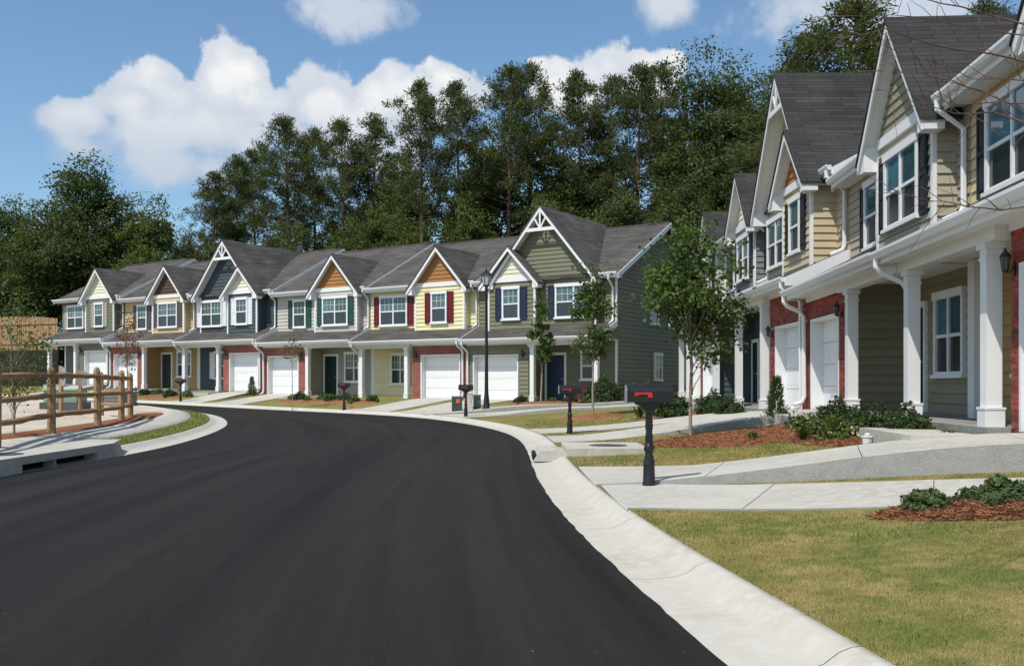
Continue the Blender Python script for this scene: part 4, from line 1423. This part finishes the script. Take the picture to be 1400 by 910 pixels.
    n = 130000
    a = rg.uniform(-56, 44, n)
    yb = rg.uniform(0, 1, n)
    hmax = np.interp(a, [-56, -34, -26, -20, -2, 14, 30, 44], [13, 13, 9, 13, 18, 20, 19, 18])
    cx = np.round(a / 2.2) * 2.2 + rg.normal(0, 0.9, n)
    z = 0.3 + hmax * (0.85 + 0.15 * np.sin(cx * 1.3) + 0.1 * np.sin(cx * 2.9)) * rg.uniform(0, 1, n) ** 0.9
    y = 84 + 10 * yb + 0.06 * cx + rg.normal(0, 0.8, n) + 1.4 * np.sin(z * 1.1 + cx)
    near = rg.random(n) < 0.4
    y[near] = y[near] - 11; z[near] = 0.3 + (z[near] - 0.3) * 0.45
    c = np.stack([cx, y, z], 1)
    nr = norm(rg.normal(size=(n, 3)) * 0.7 + np.array((0, -0.2, 0.6)))
    ln = rg.uniform(0.25, 0.5, n)
    w = link('wood', quads_mesh('wood', leaf_quads(c, nr, ln, ln * 0.7, rg), DECID2))
    tag(w, 'shaded mass of the wood and its undergrowth behind the houses', 'wood', kind='stuff')
    tr = MB()
    for i in range(60):
        x = rg.uniform(-22, 34); yy = rg.uniform(70, 90)
        hh = rg.uniform(6, 12)
        tr.tube([(x, yy, 0), (x + rg.uniform(-.5, .5), yy, hh)], [0.17, 0.07], 6)
    t = tr.build('wood_trunks', PINEBARK); tag(t, 'slender trunks deep inside the wood', 'trunks', kind='stuff')


build_wood()


def young_tree(label, x, y, h, rx, th, nleaf, leaf, seed, lm, r0, nl=12, cat='tree', nsub=16):
    ms = decid_tree(h, rx, th, nl, nleaf, leaf, seed, r0, nsub=nsub, bark=SAPBARK, lm=lm, spread=0.95, fuzz=0.27)
    return place_tree('young_tree', label, cat, ms, (x, y, gz(x, y)), 0, (1, 1), None)


young_tree('leafy young maple on the mulch in front of the right row', 3.49, 18.5, 4.45, 1.22, 1.05, 6200, 0.095, 201, MAPLE, 0.034, 30, nsub=16)
young_tree('slender young tree with narrow crown in front of the olive porch column', 2.55, 30.1, 5.2, 0.80, 1.2, 3400, 0.10, 202, MAPLE, 0.036, 26)
young_tree('slim young tree before the navy front door', 1.21, 39.4, 4.7, 0.58, 1.1, 2400, 0.11, 203, MAPLE, 0.04, 22)
young_tree('nearly bare thin sapling before the pale grey garage', -9.95, 43.1, 3.9, 0.55, 1.2, 220, 0.10, 204, LIGHT, 0.022, 18, nsub=6)
young_tree('reddish upright sapling behind the rail fence before the tan garage', -21.3, 52.7, 5.2, 0.85, 1.0, 800, 0.11, 205, RUST, 0.035, 40, nsub=6)
young_tree('sparse leafy sapling behind the rail fence at the left edge', -9.62, 18.4, 3.0, 0.85, 0.2, 1700, 0.06, 206, DECID, 0.022, 34, nsub=12)


def shrub_mesh(r, h, n, leaf, seed, m):
    rg = np.random.default_rng(seed)
    d = norm(rg.normal(size=(n, 3))); d[:, 2] = abs(d[:, 2])
    lump = 1 + 0.22 * np.sin(d[:, 0] * 6 + seed) * np.sin(d[:, 1] * 5 + 1) + 0.12 * np.sin(d[:, 2] * 9 + d[:, 0] * 7)
    c = d * np.array((r, r, h)) * (rg.uniform(0.3, 1.0, n) ** 0.4 * lump)[:, None] + np.array((0, 0, 0.02))
    nr = norm(d * 0.7 + rg.normal(size=(n, 3)) * 0.6 + np.array((0, 0, 0.3)))
    ln = leaf * rg.uniform(0.7, 1.4, n)
    return quads_mesh('foliage', leaf_quads(c, nr, ln, ln * 0.55, rg), m)


def cone_mesh(r, h, n, leaf, seed, m):
    rg = np.random.default_rng(seed)
    z = rg.uniform(0, 1, n) ** 1.25
    th = rg.uniform(0, 6.283, n)
    rr = r * (1 - z) ** 0.8 * (0.75 + 0.25 * np.sin(th * 3 + z * 14)) * rg.uniform(0.35, 1.05, n) + 0.015
    c = np.stack([rr * np.cos(th), rr * np.sin(th), z * h], 1)
    dr = norm(np.stack([np.cos(th), np.sin(th), np.full(n, 1.1)], 1) + rg.normal(size=(n, 3)) * 0.3)
    side = norm(np.cross(dr, rg.normal(size=(n, 3)))) * leaf * 0.13
    L_ = leaf * rg.uniform(0.7, 1.4, (n, 1))
    return quads_mesh('foliage', np.stack([c, c + dr * L_ * .5 + side, c + dr * L_, c + dr * L_ * .5 - side], 1), m)


def tuft_mesh(r, h, n, seed, m, w=0.012):
    rg = np.random.default_rng(seed)
    th = rg.uniform(0, 6.283, n); sp = rg.uniform(0.1, 1.0, n) * r
    hh = h * rg.uniform(0.6, 1.0, n)
    b = np.stack([np.cos(th) * 0.04, np.sin(th) * 0.04, np.zeros(n)], 1)
    mid = np.stack([np.cos(th) * sp * .55, np.sin(th) * sp * .55, hh * .85], 1)
    tip = np.stack([np.cos(th) * sp * 1.1, np.sin(th) * sp * 1.1, hh * .75], 1)
    side = np.stack([-np.sin(th), np.cos(th), np.zeros(n)], 1) * w
    return quads_mesh('foliage', np.stack([b, mid + side, tip, mid - side], 1), m)


def stem_for(r, h, seed):
    rg = random.Random(seed); mb = MB()
    for i in range(4):
        a = rg.uniform(0, 6.28)
        mb.tube([(0, 0, -0.05), (math.cos(a) * r * .3, math.sin(a) * r * .3, h * .35), (math.cos(a) * r * .55, math.sin(a) * r * .55, h * .7)], [0.014, 0.01, 0.004], 5)
    return mb.mesh('stem', BARK)


def plant(name, label, x, y, fol, r, h, group=None, seed=0, cat='shrub', sc=1.0, flowers=0, rot=None):
    o = empty(name, (x, y, gz(x, y) + 0.03), random.uniform(0, 6.28) if rot is None else rot)
    o.scale = (sc, sc, sc)
    link('foliage', fol, o)
    link('stem', stem_for(r, h, seed), o)
    if flowers:
        rg = np.random.default_rng(seed + 900)
        d = norm(rg.normal(size=(flowers, 3))); d[:, 2] = abs(d[:, 2])
        c = d * np.array((r, r, h)) * rg.uniform(0.85, 1.08, (flowers, 1))
        link('blossom', quads_mesh('blossom', leaf_quads(c, norm(d + rg.normal(size=(flowers, 3)) * .4), 0.055, 0.05, rg), PETAL), o)['kind'] = 'stuff'
    tag(o, label, cat, group)
    return o


SHR = [shrub_mesh(0.40, 0.52, 2600, 0.058, 1, SHRUB), shrub_mesh(0.36, 0.44, 2200, 0.058, 2, SHRUB), shrub_mesh(0.30, 0.34, 700, 0.09, 3, SHRUB)]
FLW = [shrub_mesh(0.36, 0.34, 900, 0.07, 4, GRASSY), shrub_mesh(0.32, 0.30, 800, 0.07, 5, GRASSY)]
JUN = shrub_mesh(0.24, 0.18, 3200, 0.042, 6, JUNIPER)
CON = cone_mesh(0.28, 1.0, 1500, 0.10, 7, JUNIPER)
TUF = tuft_mesh(0.28, 0.26, 60, 8, GRASSY)
LOW = [shrub_mesh(0.30, 0.30, 420, 0.10, 9, SHRUB), shrub_mesh(0.26, 0.26, 380, 0.10, 10, JUNIPER), shrub_mesh(0.24, 0.22, 360, 0.10, 11, MAPLE)]
GB = 'plants of the mulch bed at the right'
plant('evergreen_shrub', 'largest dark evergreen shrub below the brick garage pier', 6.05, 17.6, SHR[0], .4, .5, GB, 1, sc=1.1)
plant('evergreen_shrub', 'dark evergreen shrub at the foot of the white porch column', 6.05, 16.5, SHR[1], .4, .5, GB, 2)
plant('evergreen_shrub', 'dark evergreen shrub left of the big round shrub by the porch', 5.98, 15.4, SHR[1], .4, .5, GB, 3, sc=1.05)
plant('evergreen_shrub', 'big round dark shrub before the middle porch column', 5.86, 14.1, SHR[0], .4, .5, GB, 4)
plant('flowering_shrub', 'pale flowering shrub beside the little conifer', 5.35, 17.5, FLW[0], .36, .34, GB, 5, flowers=34)
plant('flowering_shrub', 'pale flowering shrub in the middle of the mulch bed', 5.22, 15.9, FLW[1], .36, .34, GB, 6, sc=1.1, flowers=34)
plant('flowering_shrub', 'pale flowering shrub left of the white pot', 5.2, 14.9, FLW[0], .36, .34, GB, 7, sc=1.1, flowers=36)
plant('grass_clump', 'strap leaved clump in front of the flowering shrubs', 4.7, 15.3, TUF, .2, .2, GB, 8, 'plant', 1.1)
plant('grass_clump', 'small strap leaved clump at the lawn edge of the mulch', 4.1, 16.2, TUF, .2, .2, GB, 9, 'plant', 0.8)
plant('grass_clump', 'strap leaved clump beside the near porch column', 5.95, 12.95, TUF, .2, .2, GB, 10, 'plant', 1.1)
plant('dwarf_conifer', 'upright little conifer in the mulch beside the driveway', 5.72, 20.6, CON, .1, .5, GB, 11, sc=1.0)
plant('juniper_bush', 'low green juniper at left in the near mulch bed', 3.45, 7.85, JUN, .2, .2, 'near junipers', 12, sc=0.9)
plant('juniper_bush', 'larger low juniper at the right edge of the picture', 4.0, 7.75, JUN, .2, .2, 'near junipers', 13, sc=1.2)
plant('evergreen_shrub', 'dark shrub behind the young maple before the far brick garage', 5.75, 27.2, SHR[0], .4, .5, None, 14, sc=1.25)
plant('evergreen_shrub', 'dark shrub beside the concrete ramp right of the young maple', 5.85, 25.4, SHR[1], .4, .5, None, 15, sc=1.1)
plant('evergreen_shrub', 'loose shrub left of the young maple trunk', 4.5, 26.6, SHR[2], .4, .5, None, 16, sc=1.6)
plant('grass_clump', 'spiky clump by the ramp behind the nearest mailbox', 3.7, 27.6, TUF, .2, .2, None, 17, 'plant', 1.6)
plant('tall_bush', 'tall dark bush at the right corner of the olive porch', 3.75, 38.7, SHR[0], .4, .5, None, 18, sc=2.0)
plant('tall_bush', 'yellowish bush against the olive end wall', 5.6, 41.1, FLW[0], .4, .5, None, 19, sc=2.2)
names = ['olive', 'yellow', 'pale grey', 'slate blue', 'tan']
rgp = random.Random(3)
for i, un in enumerate(UNITS[:5]):
    mid = (un['pA'] + un['pB']) / 2 + (0.6 if un['typ'] == 'A' else -0.5)
    for q in range(5):
        p = uw(un, mid - 1.5 + q * 0.75 + rgp.uniform(-.15, .15), -1.9 + rgp.uniform(-.3, .3))
        plant('low_shrub', '%s small shrub in the row before the %s townhouse porch' % (('leftmost', 'second from left', 'middle', 'second from right', 'rightmost')[q], names[i]), p[0], p[1], LOW[(q + i) % 3], .25, .25,
              'shrubs before the %s townhouse' % names[i], 30 + i * 7 + q, sc=rgp.uniform(0.8, 1.35))
p = uw(UNITS[3], UNITS[3]['gB'] - 0.1, -0.45)
plant('dwarf_conifer', 'dark little conifer between the blue and grey garages', p[0], p[1], CON, .1, .5, None, 60, sc=0.95)

# ------------------------------------------------------------------ mailboxes
def make_mailbox():
    root = empty('mailbox', (0, 0, 0))
    post = MB().lathe([(0.075, -0.15), (0.075, 0.02), (0.085, 0.03), (0.072, 0.06), (0.066, 0.24), (0.068, 0.30), (0.050, 0.325), (0.060, 0.345), (0.045, 0.37), (0.045, 0.39),
                       (0.055, 0.41), (0.062, 0.445), (0.055, 0.48), (0.042, 0.50)] + [(0.040, 0.50 + 0.012 * i) for i in range(1, 26)] + [(0.046, 0.82), (0.040, 0.84), (0.048, 0.87), (0.05, 0.90)],
                      14, ripple=0.16, rn=4, twist=38, zr=(0.505, 0.805))
    post.build('post', BLACK, root, smooth=True)
    MB().prism([(-0.05, 0.86), (0.05, 0.86), (0.07, 0.90), (0.10, 0.91), (0.11, 0.945), (0.16, 0.955), (0.17, 0.985), (-0.17, 0.985), (-0.16, 0.955), (-0.11, 0.945), (-0.10, 0.91), (-0.07, 0.90)], 'y', -0.05, 0.05).build('bracket', BLACK, root)
    arc = [(-0.10, 0.985), (0.10, 0.985), (0.10, 1.10)] + [(0.10 * math.cos(a), 1.10 + 0.085 * math.sin(a)) for a in [math.pi * i / 12 for i in range(1, 12)]] + [(-0.10, 1.10)]
    MB().prism(arc, 'x', -0.25, 0.27).build('box', BLACK, root, smooth=False)
    arc2 = [(x * 1.05, (z - 1.08) * 1.05 + 1.08) for x, z in arc]
    d = MB().prism(arc2, 'x', -0.268, -0.248).build('box_door', STEEL if False else BLACK, root)
    MB().prism([(x * 0.99, (z - 1.08) * 0.99 + 1.08) for x, z in arc2], 'x', -0.274, -0.2685).build('door_plate', STEEL, d)
    fl = MB()
    fl.box(-0.18, 0.02, -0.112, -0.104, 1.075, 1.10); fl.box(-0.03, 0.025, -0.1125, -0.1035, 1.04, 1.075); fl.box(-0.185, -0.14, -0.1125, -0.1035, 1.06, 1.075)
    fl.build('flag', RED, root)
    return root


def copy_tree(o, parent=None):
    c = o.copy(); COL.objects.link(c); c.parent = parent
    for ch in list(o.children):
        copy_tree(ch, c)
    return c


mb0 = make_mailbox()
MBX = [(1.60, 11.1, 0, 'nearest black mailbox with red flag on ornate post beside the driveway'),
       (1.41, 23.2, 0.05, 'second nearest black mailbox, before the olive porch'),
       (-1.70, 35.0, 0.1, 'black mailbox in front of the green utility boxes'),
       (-7.30, 41.35, 0.1, 'black mailbox on the verge before the pale grey townhouse'),
       (-17.2, 49.35, 0.15, 'farthest black mailbox, before the tan townhouse')]
for i, (x, y, a, lab) in enumerate(MBX):
    o = mb0 if i == 0 else copy_tree(mb0)
    o.location = (x, y, gz(x, y)); o.rotation_euler = (0, 0, a)
    tag(o, lab, 'mailbox', 'mailboxes along the kerb')

# ------------------------------------------------------------------ street lamp
lx, ly = -1.02, 38.0
lamp = empty('street_lamp', (lx, ly, gz(lx, ly)))
tag(lamp, 'tall black street lamp with lantern head before the olive garage', 'lamp')
MB().lathe([(0.17, -0.2), (0.17, 0.05), (0.13, 0.12), (0.10, 0.55), (0.085, 0.65), (0.075, 0.9), (0.06, 3.0), (0.048, 4.75), (0.07, 4.78), (0.07, 4.84), (0.045, 4.88), (0.09, 4.95)], 14).build('post', BLACK, lamp, smooth=True)
hd = MB().lathe([(0.10, 4.94), (0.13, 4.97), (0.13, 5.0)], 6)
hd.lathe([(0.235, 5.36), (0.20, 5.44), (0.10, 5.54), (0.04, 5.57), (0.03, 5.62), (0.008, 5.70)], 6)
for k in range(6):
    th = k * math.pi / 3
    hd.tube([(0.125 * math.cos(th), 0.125 * math.sin(th), 4.98), (0.22 * math.cos(th), 0.22 * math.sin(th), 5.37)], 0.014, 4)
hd.build('lantern_frame', BLACK, lamp)
MB().lathe([(0.115, 5.0), (0.205, 5.358)], 6).build('lantern_glass', LAMPGLASS, lamp)

# ------------------------------------------------------------------ utility boxes beside the lamp
def utility(x, y, w, d, h, m, lab, name='utility_box', sticker=False):
    o = empty(name, (x, y, gz(x, y)))
    MB().box(-w / 2, w / 2, -d / 2, d / 2, -0.15, h * 0.9).build('cabinet', m, o)
    MB().prism([(-d / 2 - 0.015, h * 0.9), (d / 2 + 0.015, h * 0.9), (d / 2 - 0.02, h), (-d / 2 + 0.03, h)], 'x', -w / 2 - 0.015, w / 2 + 0.015).build('lid', m, o)
    if sticker:
        MB().box(-0.02, 0.12, -d / 2 - 0.008, -d / 2 - 0.002, h * 0.55, h * 0.82).build('sticker', ORANGE, o)
    else:
        MB().box(w * 0.25, w * 0.32, -d / 2 - 0.02, -d / 2 - 0.002, h * 0.45, h * 0.6).build('latch', STEEL, o)
    tag(o, lab, 'utility box')


utility(-2.22, 38.4, 0.40, 0.38, 0.62, GREENBOX, 'dark green utility box with orange sticker behind the mailbox', sticker=True)
utility(-1.42, 38.7, 0.30, 0.30, 0.60, GREENBOX, 'narrow dark green utility box next to the street lamp')
utility(-1.72, 38.15, 0.24, 0.20, 0.78, CONC, 'pale concrete pillar box between the two green utility boxes', name='meter_pillar')

# ------------------------------------------------------------------ storm drains
dr = empty('storm_drain', (0.98, 16.8, 0.0), 0)
tag(dr, 'concrete storm drain hood set in the right kerb', 'drain')
MB().prism([(-0.62, 0.02), (-0.05, 0.02), (-0.05, 0.15), (-0.22, 0.20), (-0.50, 0.20)], 'y', -0.75, 0.75).build('hood', CONC, dr)
MB().box(-0.625, -0.56, -0.6, 0.6, 0.025, 0.12).build('throat', DARKVOID, dr)
MB().box(-0.06, 1.35, -0.85, 0.95, 0.0, 0.245).build('slab', CONC, dr)
MB().lathe([(0.34, 0.0), (0.34, 0.251), (0.30, 0.256), (0.30, 0.252), (0.05, 0.253)], 28, (0.72, 0.0, 0)).build('manhole_cover', SH_GREY, dr)

li = empty('storm_drain', (-7.24, 14.4, 0.0), R(90.5))
tag(li, 'long concrete kerb inlet with dark opening at the left edge', 'drain')
MB().prism([(-3.2, 0.02), (3.0, 0.02), (4.3, 0.42), (4.3, 1.0), (-3.2, 1.0)], 'z', 0.13, 0.25).build('slab', CONC, li)
MB().box(-3.2, -0.35, 0.0, 0.30, -0.05, 0.128).build('cheek', CONC, li)
MB().prism([(2.3, 0.0), (3.0, 0.0), (4.28, 0.40), (4.28, 0.7), (2.3, 0.7)], 'z', -0.05, 0.128).build('cheek', CONC, li)
MB().box(-0.35, 2.3, 0.26, 0.30, -0.05, 0.128).build('throat', DARKVOID, li)
MB().box(0.75, 0.83, 0.05, 0.22, -0.05, 0.128).build('divider', CONCSIDE, li)
MB().lathe([(0.36, 0.20), (0.36, 0.256), (0.32, 0.260), (0.32, 0.256), (0.05, 0.257)], 28, (0.1, 0.60, 0)).build('manhole_cover', SH_GREY, li)

# ------------------------------------------------------------------ split rail fence
fence = empty('rail_fence', (-9.4, 19.5, 0.0))
tag(fence, 'rustic cedar split rail fence with three rails along the sidewalk', 'fence')
FP = [(-8.05, 12.9), (-8.8, 16.2), (-9.45, 19.5), (-9.98, 22.9), (-10.85, 26.4), (-11.8, 29.4), (-13.4, 31.0)]
rf = random.Random(9)
for i, (x, y) in enumerate(FP):
    z = gz(x, y); lx_, ly_ = x + 9.4, y - 19.5
    p = MB(); h = 1.42 + rf.uniform(-.03, .03); r = 0.075
    tx = rf.uniform(-.02, .02)
    pts = []
    for zz, rr in ((-0.2, 1.05), (0.5, 1.0), (1.0, 0.98), (h - 0.08, 0.93), (h, 0.55)):
        pts.append((lx_ + tx * zz, ly_, z + zz))
    p.tube(pts, [r * 1.15 * q for q in (1.05, 1.0, 0.98, 0.93, 0.5)], 7)
    p.build('post', CEDARPOST, fence)
for i in range(len(FP) - 1):
    (x0, y0), (x1, y1) = FP[i], FP[i + 1]
    z0, z1 = gz(x0, y0), gz(x1, y1)
    for hh in (0.40, 0.80, 1.22):
        pts, rad = [], []
        for q in range(8):
            t = q / 7
            pts.append((x0 + (x1 - x0) * t + 9.4, y0 + (y1 - y0) * t - 19.5 + rf.uniform(-.012, .012), z0 + (z1 - z0) * t + hh + rf.uniform(-.009, .009)))
            rad.append(0.058 * rf.uniform(0.88, 1.14) * (0.7 if q in (0, 7) else 1))
        MB().tube(pts, rad, 6).build('rail', CEDAR, fence)

# ------------------------------------------------------------------ building plot behind the fence
tf = empty('transformer', (-16.9, 36.0, gz(-16.9, 36.0)))
tag(tf, 'pale green ribbed transformer housing on the sandy plot', 'transformer')
c = MB()
for q in range(5):
    c.box(-0.62, 0.62, -0.45, 0.45, 0.30 + q * 0.09, 0.38 + q * 0.09)
    c.box(-0.60, 0.60, -0.43, 0.43, 0.375 + q * 0.09, 0.395 + q * 0.09)
c.build('ribbed_housing', PALEGREEN, tf)
MB().prism([(-0.5, 0.755), (0.5, 0.755), (0.40, 0.82), (-0.40, 0.82)], 'x', -0.66, 0.66).build('lid', PALEGREEN, tf)
MB().box(-0.72, 0.72, -0.55, 0.55, -0.2, 0.295).build('plinth', SH_GREY, tf)
for i, (x, y, lab) in enumerate(((-14.7, 31.0, 'grey site sign leaning on its brown post, left of two'), (-14.35, 31.6, 'grey site sign on brown post, right of two'))):
    s_ = empty('site_sign', (x, y, gz(x, y)), R(-20 + 25 * i))
    MB().box(-0.05, 0.05, -0.05, 0.05, -0.3, 1.62 - 0.12 * i).build('post', CEDARPOST, s_)
    MB().prism([(0.06, 0.95), (0.22, 0.98), (0.26, 1.5 - .1 * i), (0.06, 1.6 - .1 * i)], 'y', -0.06, -0.03).build('panel', SIGNBACK, s_)
    tag(s_, lab, 'sign', 'site signs behind the fence')
pal = empty('slatted_crate', (-17.0, 41.2, gz(-17.0, 41.2)), R(-25))
tag(pal, 'grey slatted crate standing behind the end of the rail fence', 'crate')
for q in range(5):
    for sgn in (-1, 1):
        MB().box(-0.6, 0.6, sgn * 0.4 - 0.012, sgn * 0.4 + 0.012, 0.05 + q * 0.15, 0.15 + q * 0.15).build('slat', GREYWOOD, pal)
        MB().box(sgn * 0.6 - 0.012, sgn * 0.6 + 0.012, -0.385, 0.385, 0.05 + q * 0.15, 0.15 + q * 0.15).build('slat', GREYWOOD, pal)
for sx in (-1, 1):
    for sy in (-1, 1):
        MB().box(sx * 0.565 - 0.03, sx * 0.565 + 0.02, sy * 0.365 - 0.02, sy * 0.365 + 0.02, -0.05, 0.82).build('corner_post', GREYWOOD, pal)
MB().box(-0.58, 0.58, -0.38, 0.38, 0.02, 0.5).build('contents', CONCSIDE, pal)

# bank with picket fence far left
bank = MB().prism([(-32.2, 67.5), (-70, 82), (-70, 100), (-30, 100)][::-1], 'z', -0.5, 3.9).build('retaining_wall', mat('dark_netting', (0.018, 0.018, 0.016), 0.95, 0.4, 1.0))
tag(bank, 'dark retaining bank left of the olive end townhouse', 'wall')
pf = empty('picket_fence', (-32.2, 67.5, 3.9), math.atan2(14.5, -37.8))
tag(pf, 'tall wooden picket fence on top of the dark bank at left', 'fence')
pk = MB(); rk = random.Random(4)
for i in range(130):
    hh = 2.2 + rk.uniform(-.03, .03) + 0.25 * math.sin(i * 0.05)
    x = 0.1 + i * 0.2 + rk.uniform(-.01, .01)
    pk.box(x, x + rk.uniform(0.15, 0.185), -0.012 - rk.uniform(0, .03), 0.012, -0.05, hh)
o = pk.build('pickets', PICKET, pf); o['kind'] = 'stuff'
for z in (0.4, 1.8):
    MB().box(0.0, 26.2, 0.03, 0.08, z, z + 0.1).build('rail', PICKET, pf)

# ------------------------------------------------------------------ small things
pot = empty('flower_pot', (5.12, 13.7, gz(5.12, 13.7) + 0.08))
pot.scale = (0.7, 0.7, 0.7)
tag(pot, 'small white pot on the pine straw before the porch shrubs', 'pot')
MB().lathe([(0.09, -0.03), (0.11, 0.12), (0.125, 0.125), (0.125, 0.15), (0.10, 0.15), (0.09, 0.10)], 16).build('body', WHITE, pot, smooth=False)
MB().lathe([(0.05, 0.13), (0.06, 0.19), (0.02, 0.21)], 12).build('lid', WHITE, pot)
for (x, y, lab) in ((-6.9, 40.7, 'tiny red marker flag on the far verge before the pale grey house'), (-19.6, 50.9, 'tiny red marker flag on the kerb before the tan house')):
    f = empty('marker_flag', (x, y, gz(x, y)), 0)
    MB().tube([(0, 0, -0.05), (0, 0, 0.22)], 0.006, 5).build('wire', STEEL, f)
    MB().box(0.004, 0.10, -0.004, 0.004, 0.15, 0.22).build('cloth', RED, f)
    tag(f, lab, 'flag', 'marker flags')

# ------------------------------------------------------------------ bare tree at the right edge of the picture
def bare_tree():
    D0 = 5.2
    bx, by = 3.55, 5.2
    root = empty('bare_tree', (bx, by, gz(bx, by)))
    tag(root, 'bare reddish twigs of a tree reaching in at top right', 'tree')
    z0 = gz(bx, by)
    MB().tube([(0, 0, -0.2), (0.02, 0, 1.0), (-0.02, 0.03, 2.2), (0.05, 0, 3.6)], [0.07, 0.055, 0.042, 0.018], 9).build('trunk', BARK, root, smooth=True)
    P = lambda px, py, D: ((px - 700) / 1300 * D - bx, D - by, CAM_H + (527 - py) / 1300 * D - z0)
    B_ = [([(1590, 130), (1400, 82), (1354, 75), (1272, 63), (1211, 42), (1135, 52)], 5.0, 0.0075),
          ([(1590, 110), (1400, 30), (1316, 11), (1255, -4), (1200, -30)], 5.4, 0.0075),
          ([(1590, 260), (1400, 165), (1354, 156), (1305, 156), (1272, 146), (1200, 121)], 4.8, 0.0065),
          ([(1590, 190), (1400, 139), (1310, 141), (1285, 136)], 5.1, 0.005),
          ([(1590, 200), (1420, 168), (1340, 123), (1300, 112), (1261, 103), (1195, 96)], 5.3, 0.006),
          ([(1590, 340), (1400, 283), (1343, 287), (1305, 278), (1272, 274), (1215, 262)], 4.9, 0.0055),
          ([(1590, 60), (1400, 50), (1330, 40), (1260, 24), (1180, 20), (1110, 24)], 5.6, 0.005),
          ([(1590, 170), (1400, 112), (1330, 106), (1250, 78), (1200, 74)], 5.5, 0.0045)]
    rb = random.Random(21)
    for pts, D, r in B_:
        n = len(pts)
        Q = []
        for i in range(n - 1):
            for t in (0, 0.5):
                px = pts[i][0] + (pts[i + 1][0] - pts[i][0]) * t; py = pts[i][1] + (pts[i + 1][1] - pts[i][1]) * t
                Q.append(P(px + rb.uniform(-3, 3) * (i > 0), py + rb.uniform(-3, 3) * (i > 0), D + 0.25 * math.sin(i + t)))
        Q.append(P(*pts[-1], D))
        Q[0] = (0.0, 0.0, max(0.5, Q[0][2] - 0.4))
        m = len(Q)
        br = MB().tube(Q, [max(0.68 * r * (1.5 - 1.25 * i / (m - 1)), 0.0015) for i in range(m)], 6).build('branch', REDTWIG, root, smooth=True)
        for i in range(2, m):
            for _ in range(2):
                a = Vector(Q[i - 1]).lerp(Vector(Q[i]), rb.random())
                d = Vector((rb.uniform(-1, 0.1), rb.uniform(-.5, .5), rb.uniform(-.5, 0.9))).normalized() * rb.uniform(0.08, 0.32)
                MB().tube([a, a + d * 0.55 + Vector((0, 0, 0.015)), a + d], [0.0022, 0.0017, 0.001], 4).build('twig', REDTWIG, br)


bare_tree()

# ------------------------------------------------------------------ grass blades
def blades(n, x0, x1, y0, y1, hmin, hmax, w, seed, side):
    rg = np.random.default_rng(seed)
    P = np.stack([rg.uniform(x0, x1, n), rg.uniform(y0, y1, n)], 1)
    keep = np.ones(n, bool)
    C, NR = (RE, REN) if side > 0 else (LE, LEN)
    sel = (C[:, 1] > y0 - 4) & (C[:, 1] < y1 + 4)
    C, NR = C[sel], NR[sel]
    d = np.empty(n)
    for i in range(0, n, 20000):
        q = P[i:i + 20000]
        dd = ((q[:, None, :] - C[None]) ** 2).sum(2); j = dd.argmin(1)
        d[i:i + 20000] = ((q - C[j]) * NR[j]).sum(1)
    keep &= d > 0.612 + rg.uniform(-0.03, 0.03, n)
    if side < 0:
        keep &= d < 1.2
    for A, B, hw, fl in DRIVES:
        ab = B - A; L2 = ab @ ab
        t = np.clip(((P - A) @ ab) / L2, 0, 1)
        dist = np.linalg.norm(P - (A + t[:, None] * ab), axis=1)
        lim = hw + (fl - hw) * np.clip(1 - t / 0.22, 0, 1) ** 2
        keep &= dist > lim
    for cx, cy, rx, ry, rot in BEDS:
        c, s_ = math.cos(rot), math.sin(rot)
        x = (P[:, 0] - cx) * c + (P[:, 1] - cy) * s_; y = -(P[:, 0] - cx) * s_ + (P[:, 1] - cy) * c
        keep &= (x / rx) ** 2 + (y / ry) ** 2 > 0.95
    keep &= ~((P[:, 0] > 0.7) & (P[:, 0] < 2.4) & (abs(P[:, 1] - 16.85) < 0.95))
    P, d = P[keep], d[keep]
    zf = yard_z if side > 0 else lot_z
    z = zf(P[:, 0], P[:, 1], d)
    m = len(P)
    th = rg.uniform(0, 6.283, m); h = rg.uniform(hmin, hmax, m); ln = rg.uniform(0.2, 1.1, m) * h
    base = np.stack([P[:, 0], P[:, 1], z - 0.004], 1)
    dirv = np.stack([np.cos(th), np.sin(th), np.zeros(m)], 1)
    sd = np.stack([-np.sin(th), np.cos(th), np.zeros(m)], 1) * w * rg.uniform(0.7, 1.4, (m, 1))
    tip = base + dirv * ln[:, None] + np.array((0, 0, 1)) * h[:, None]
    return np.stack([base - sd, base + sd, tip], 1)


G1 = np.concatenate([blades(230000, 1.2, 6.4, 3.0, 7.0, 0.008, 0.026, 0.0016, 1, 1),
                     blades(140000, 1.0, 6.4, 7.0, 12.0, 0.01, 0.03, 0.0025, 2, 1),
                     blades(80000, 0.8, 6.2, 12.0, 19.0, 0.012, 0.035, 0.004, 3, 1),
                     blades(40000, 0.4, 6.2, 19.0, 31.0, 0.015, 0.04, 0.007, 4, 1)])
GRASSM = patch_mat('grass_blades', [(0.275, 0.235, 0.075), (0.165, 0.195, 0.05), (0.40, 0.31, 0.135)], (0.55, 2.6), 0.9, 0.0, 90)
g = link('grass', quads_mesh('grass', G1, GRASSM))
tag(g, 'short yellow green lawn grass right of the road', 'grass', kind='stuff')
G2 = blades(60000, -14, -7.5, 17.2, 40.0, 0.03, 0.07, 0.006, 6, -1)
GRASSG = patch_mat('verge_blades', [(0.25, 0.26, 0.06), (0.19, 0.23, 0.05), (0.32, 0.29, 0.085)], (0.6, 3.0), 0.9, 0.0, 90)
g = link('grass', quads_mesh('grass', G2, GRASSG))
tag(g, 'green grass of the narrow verge beside the left sidewalk', 'grass', kind='stuff')
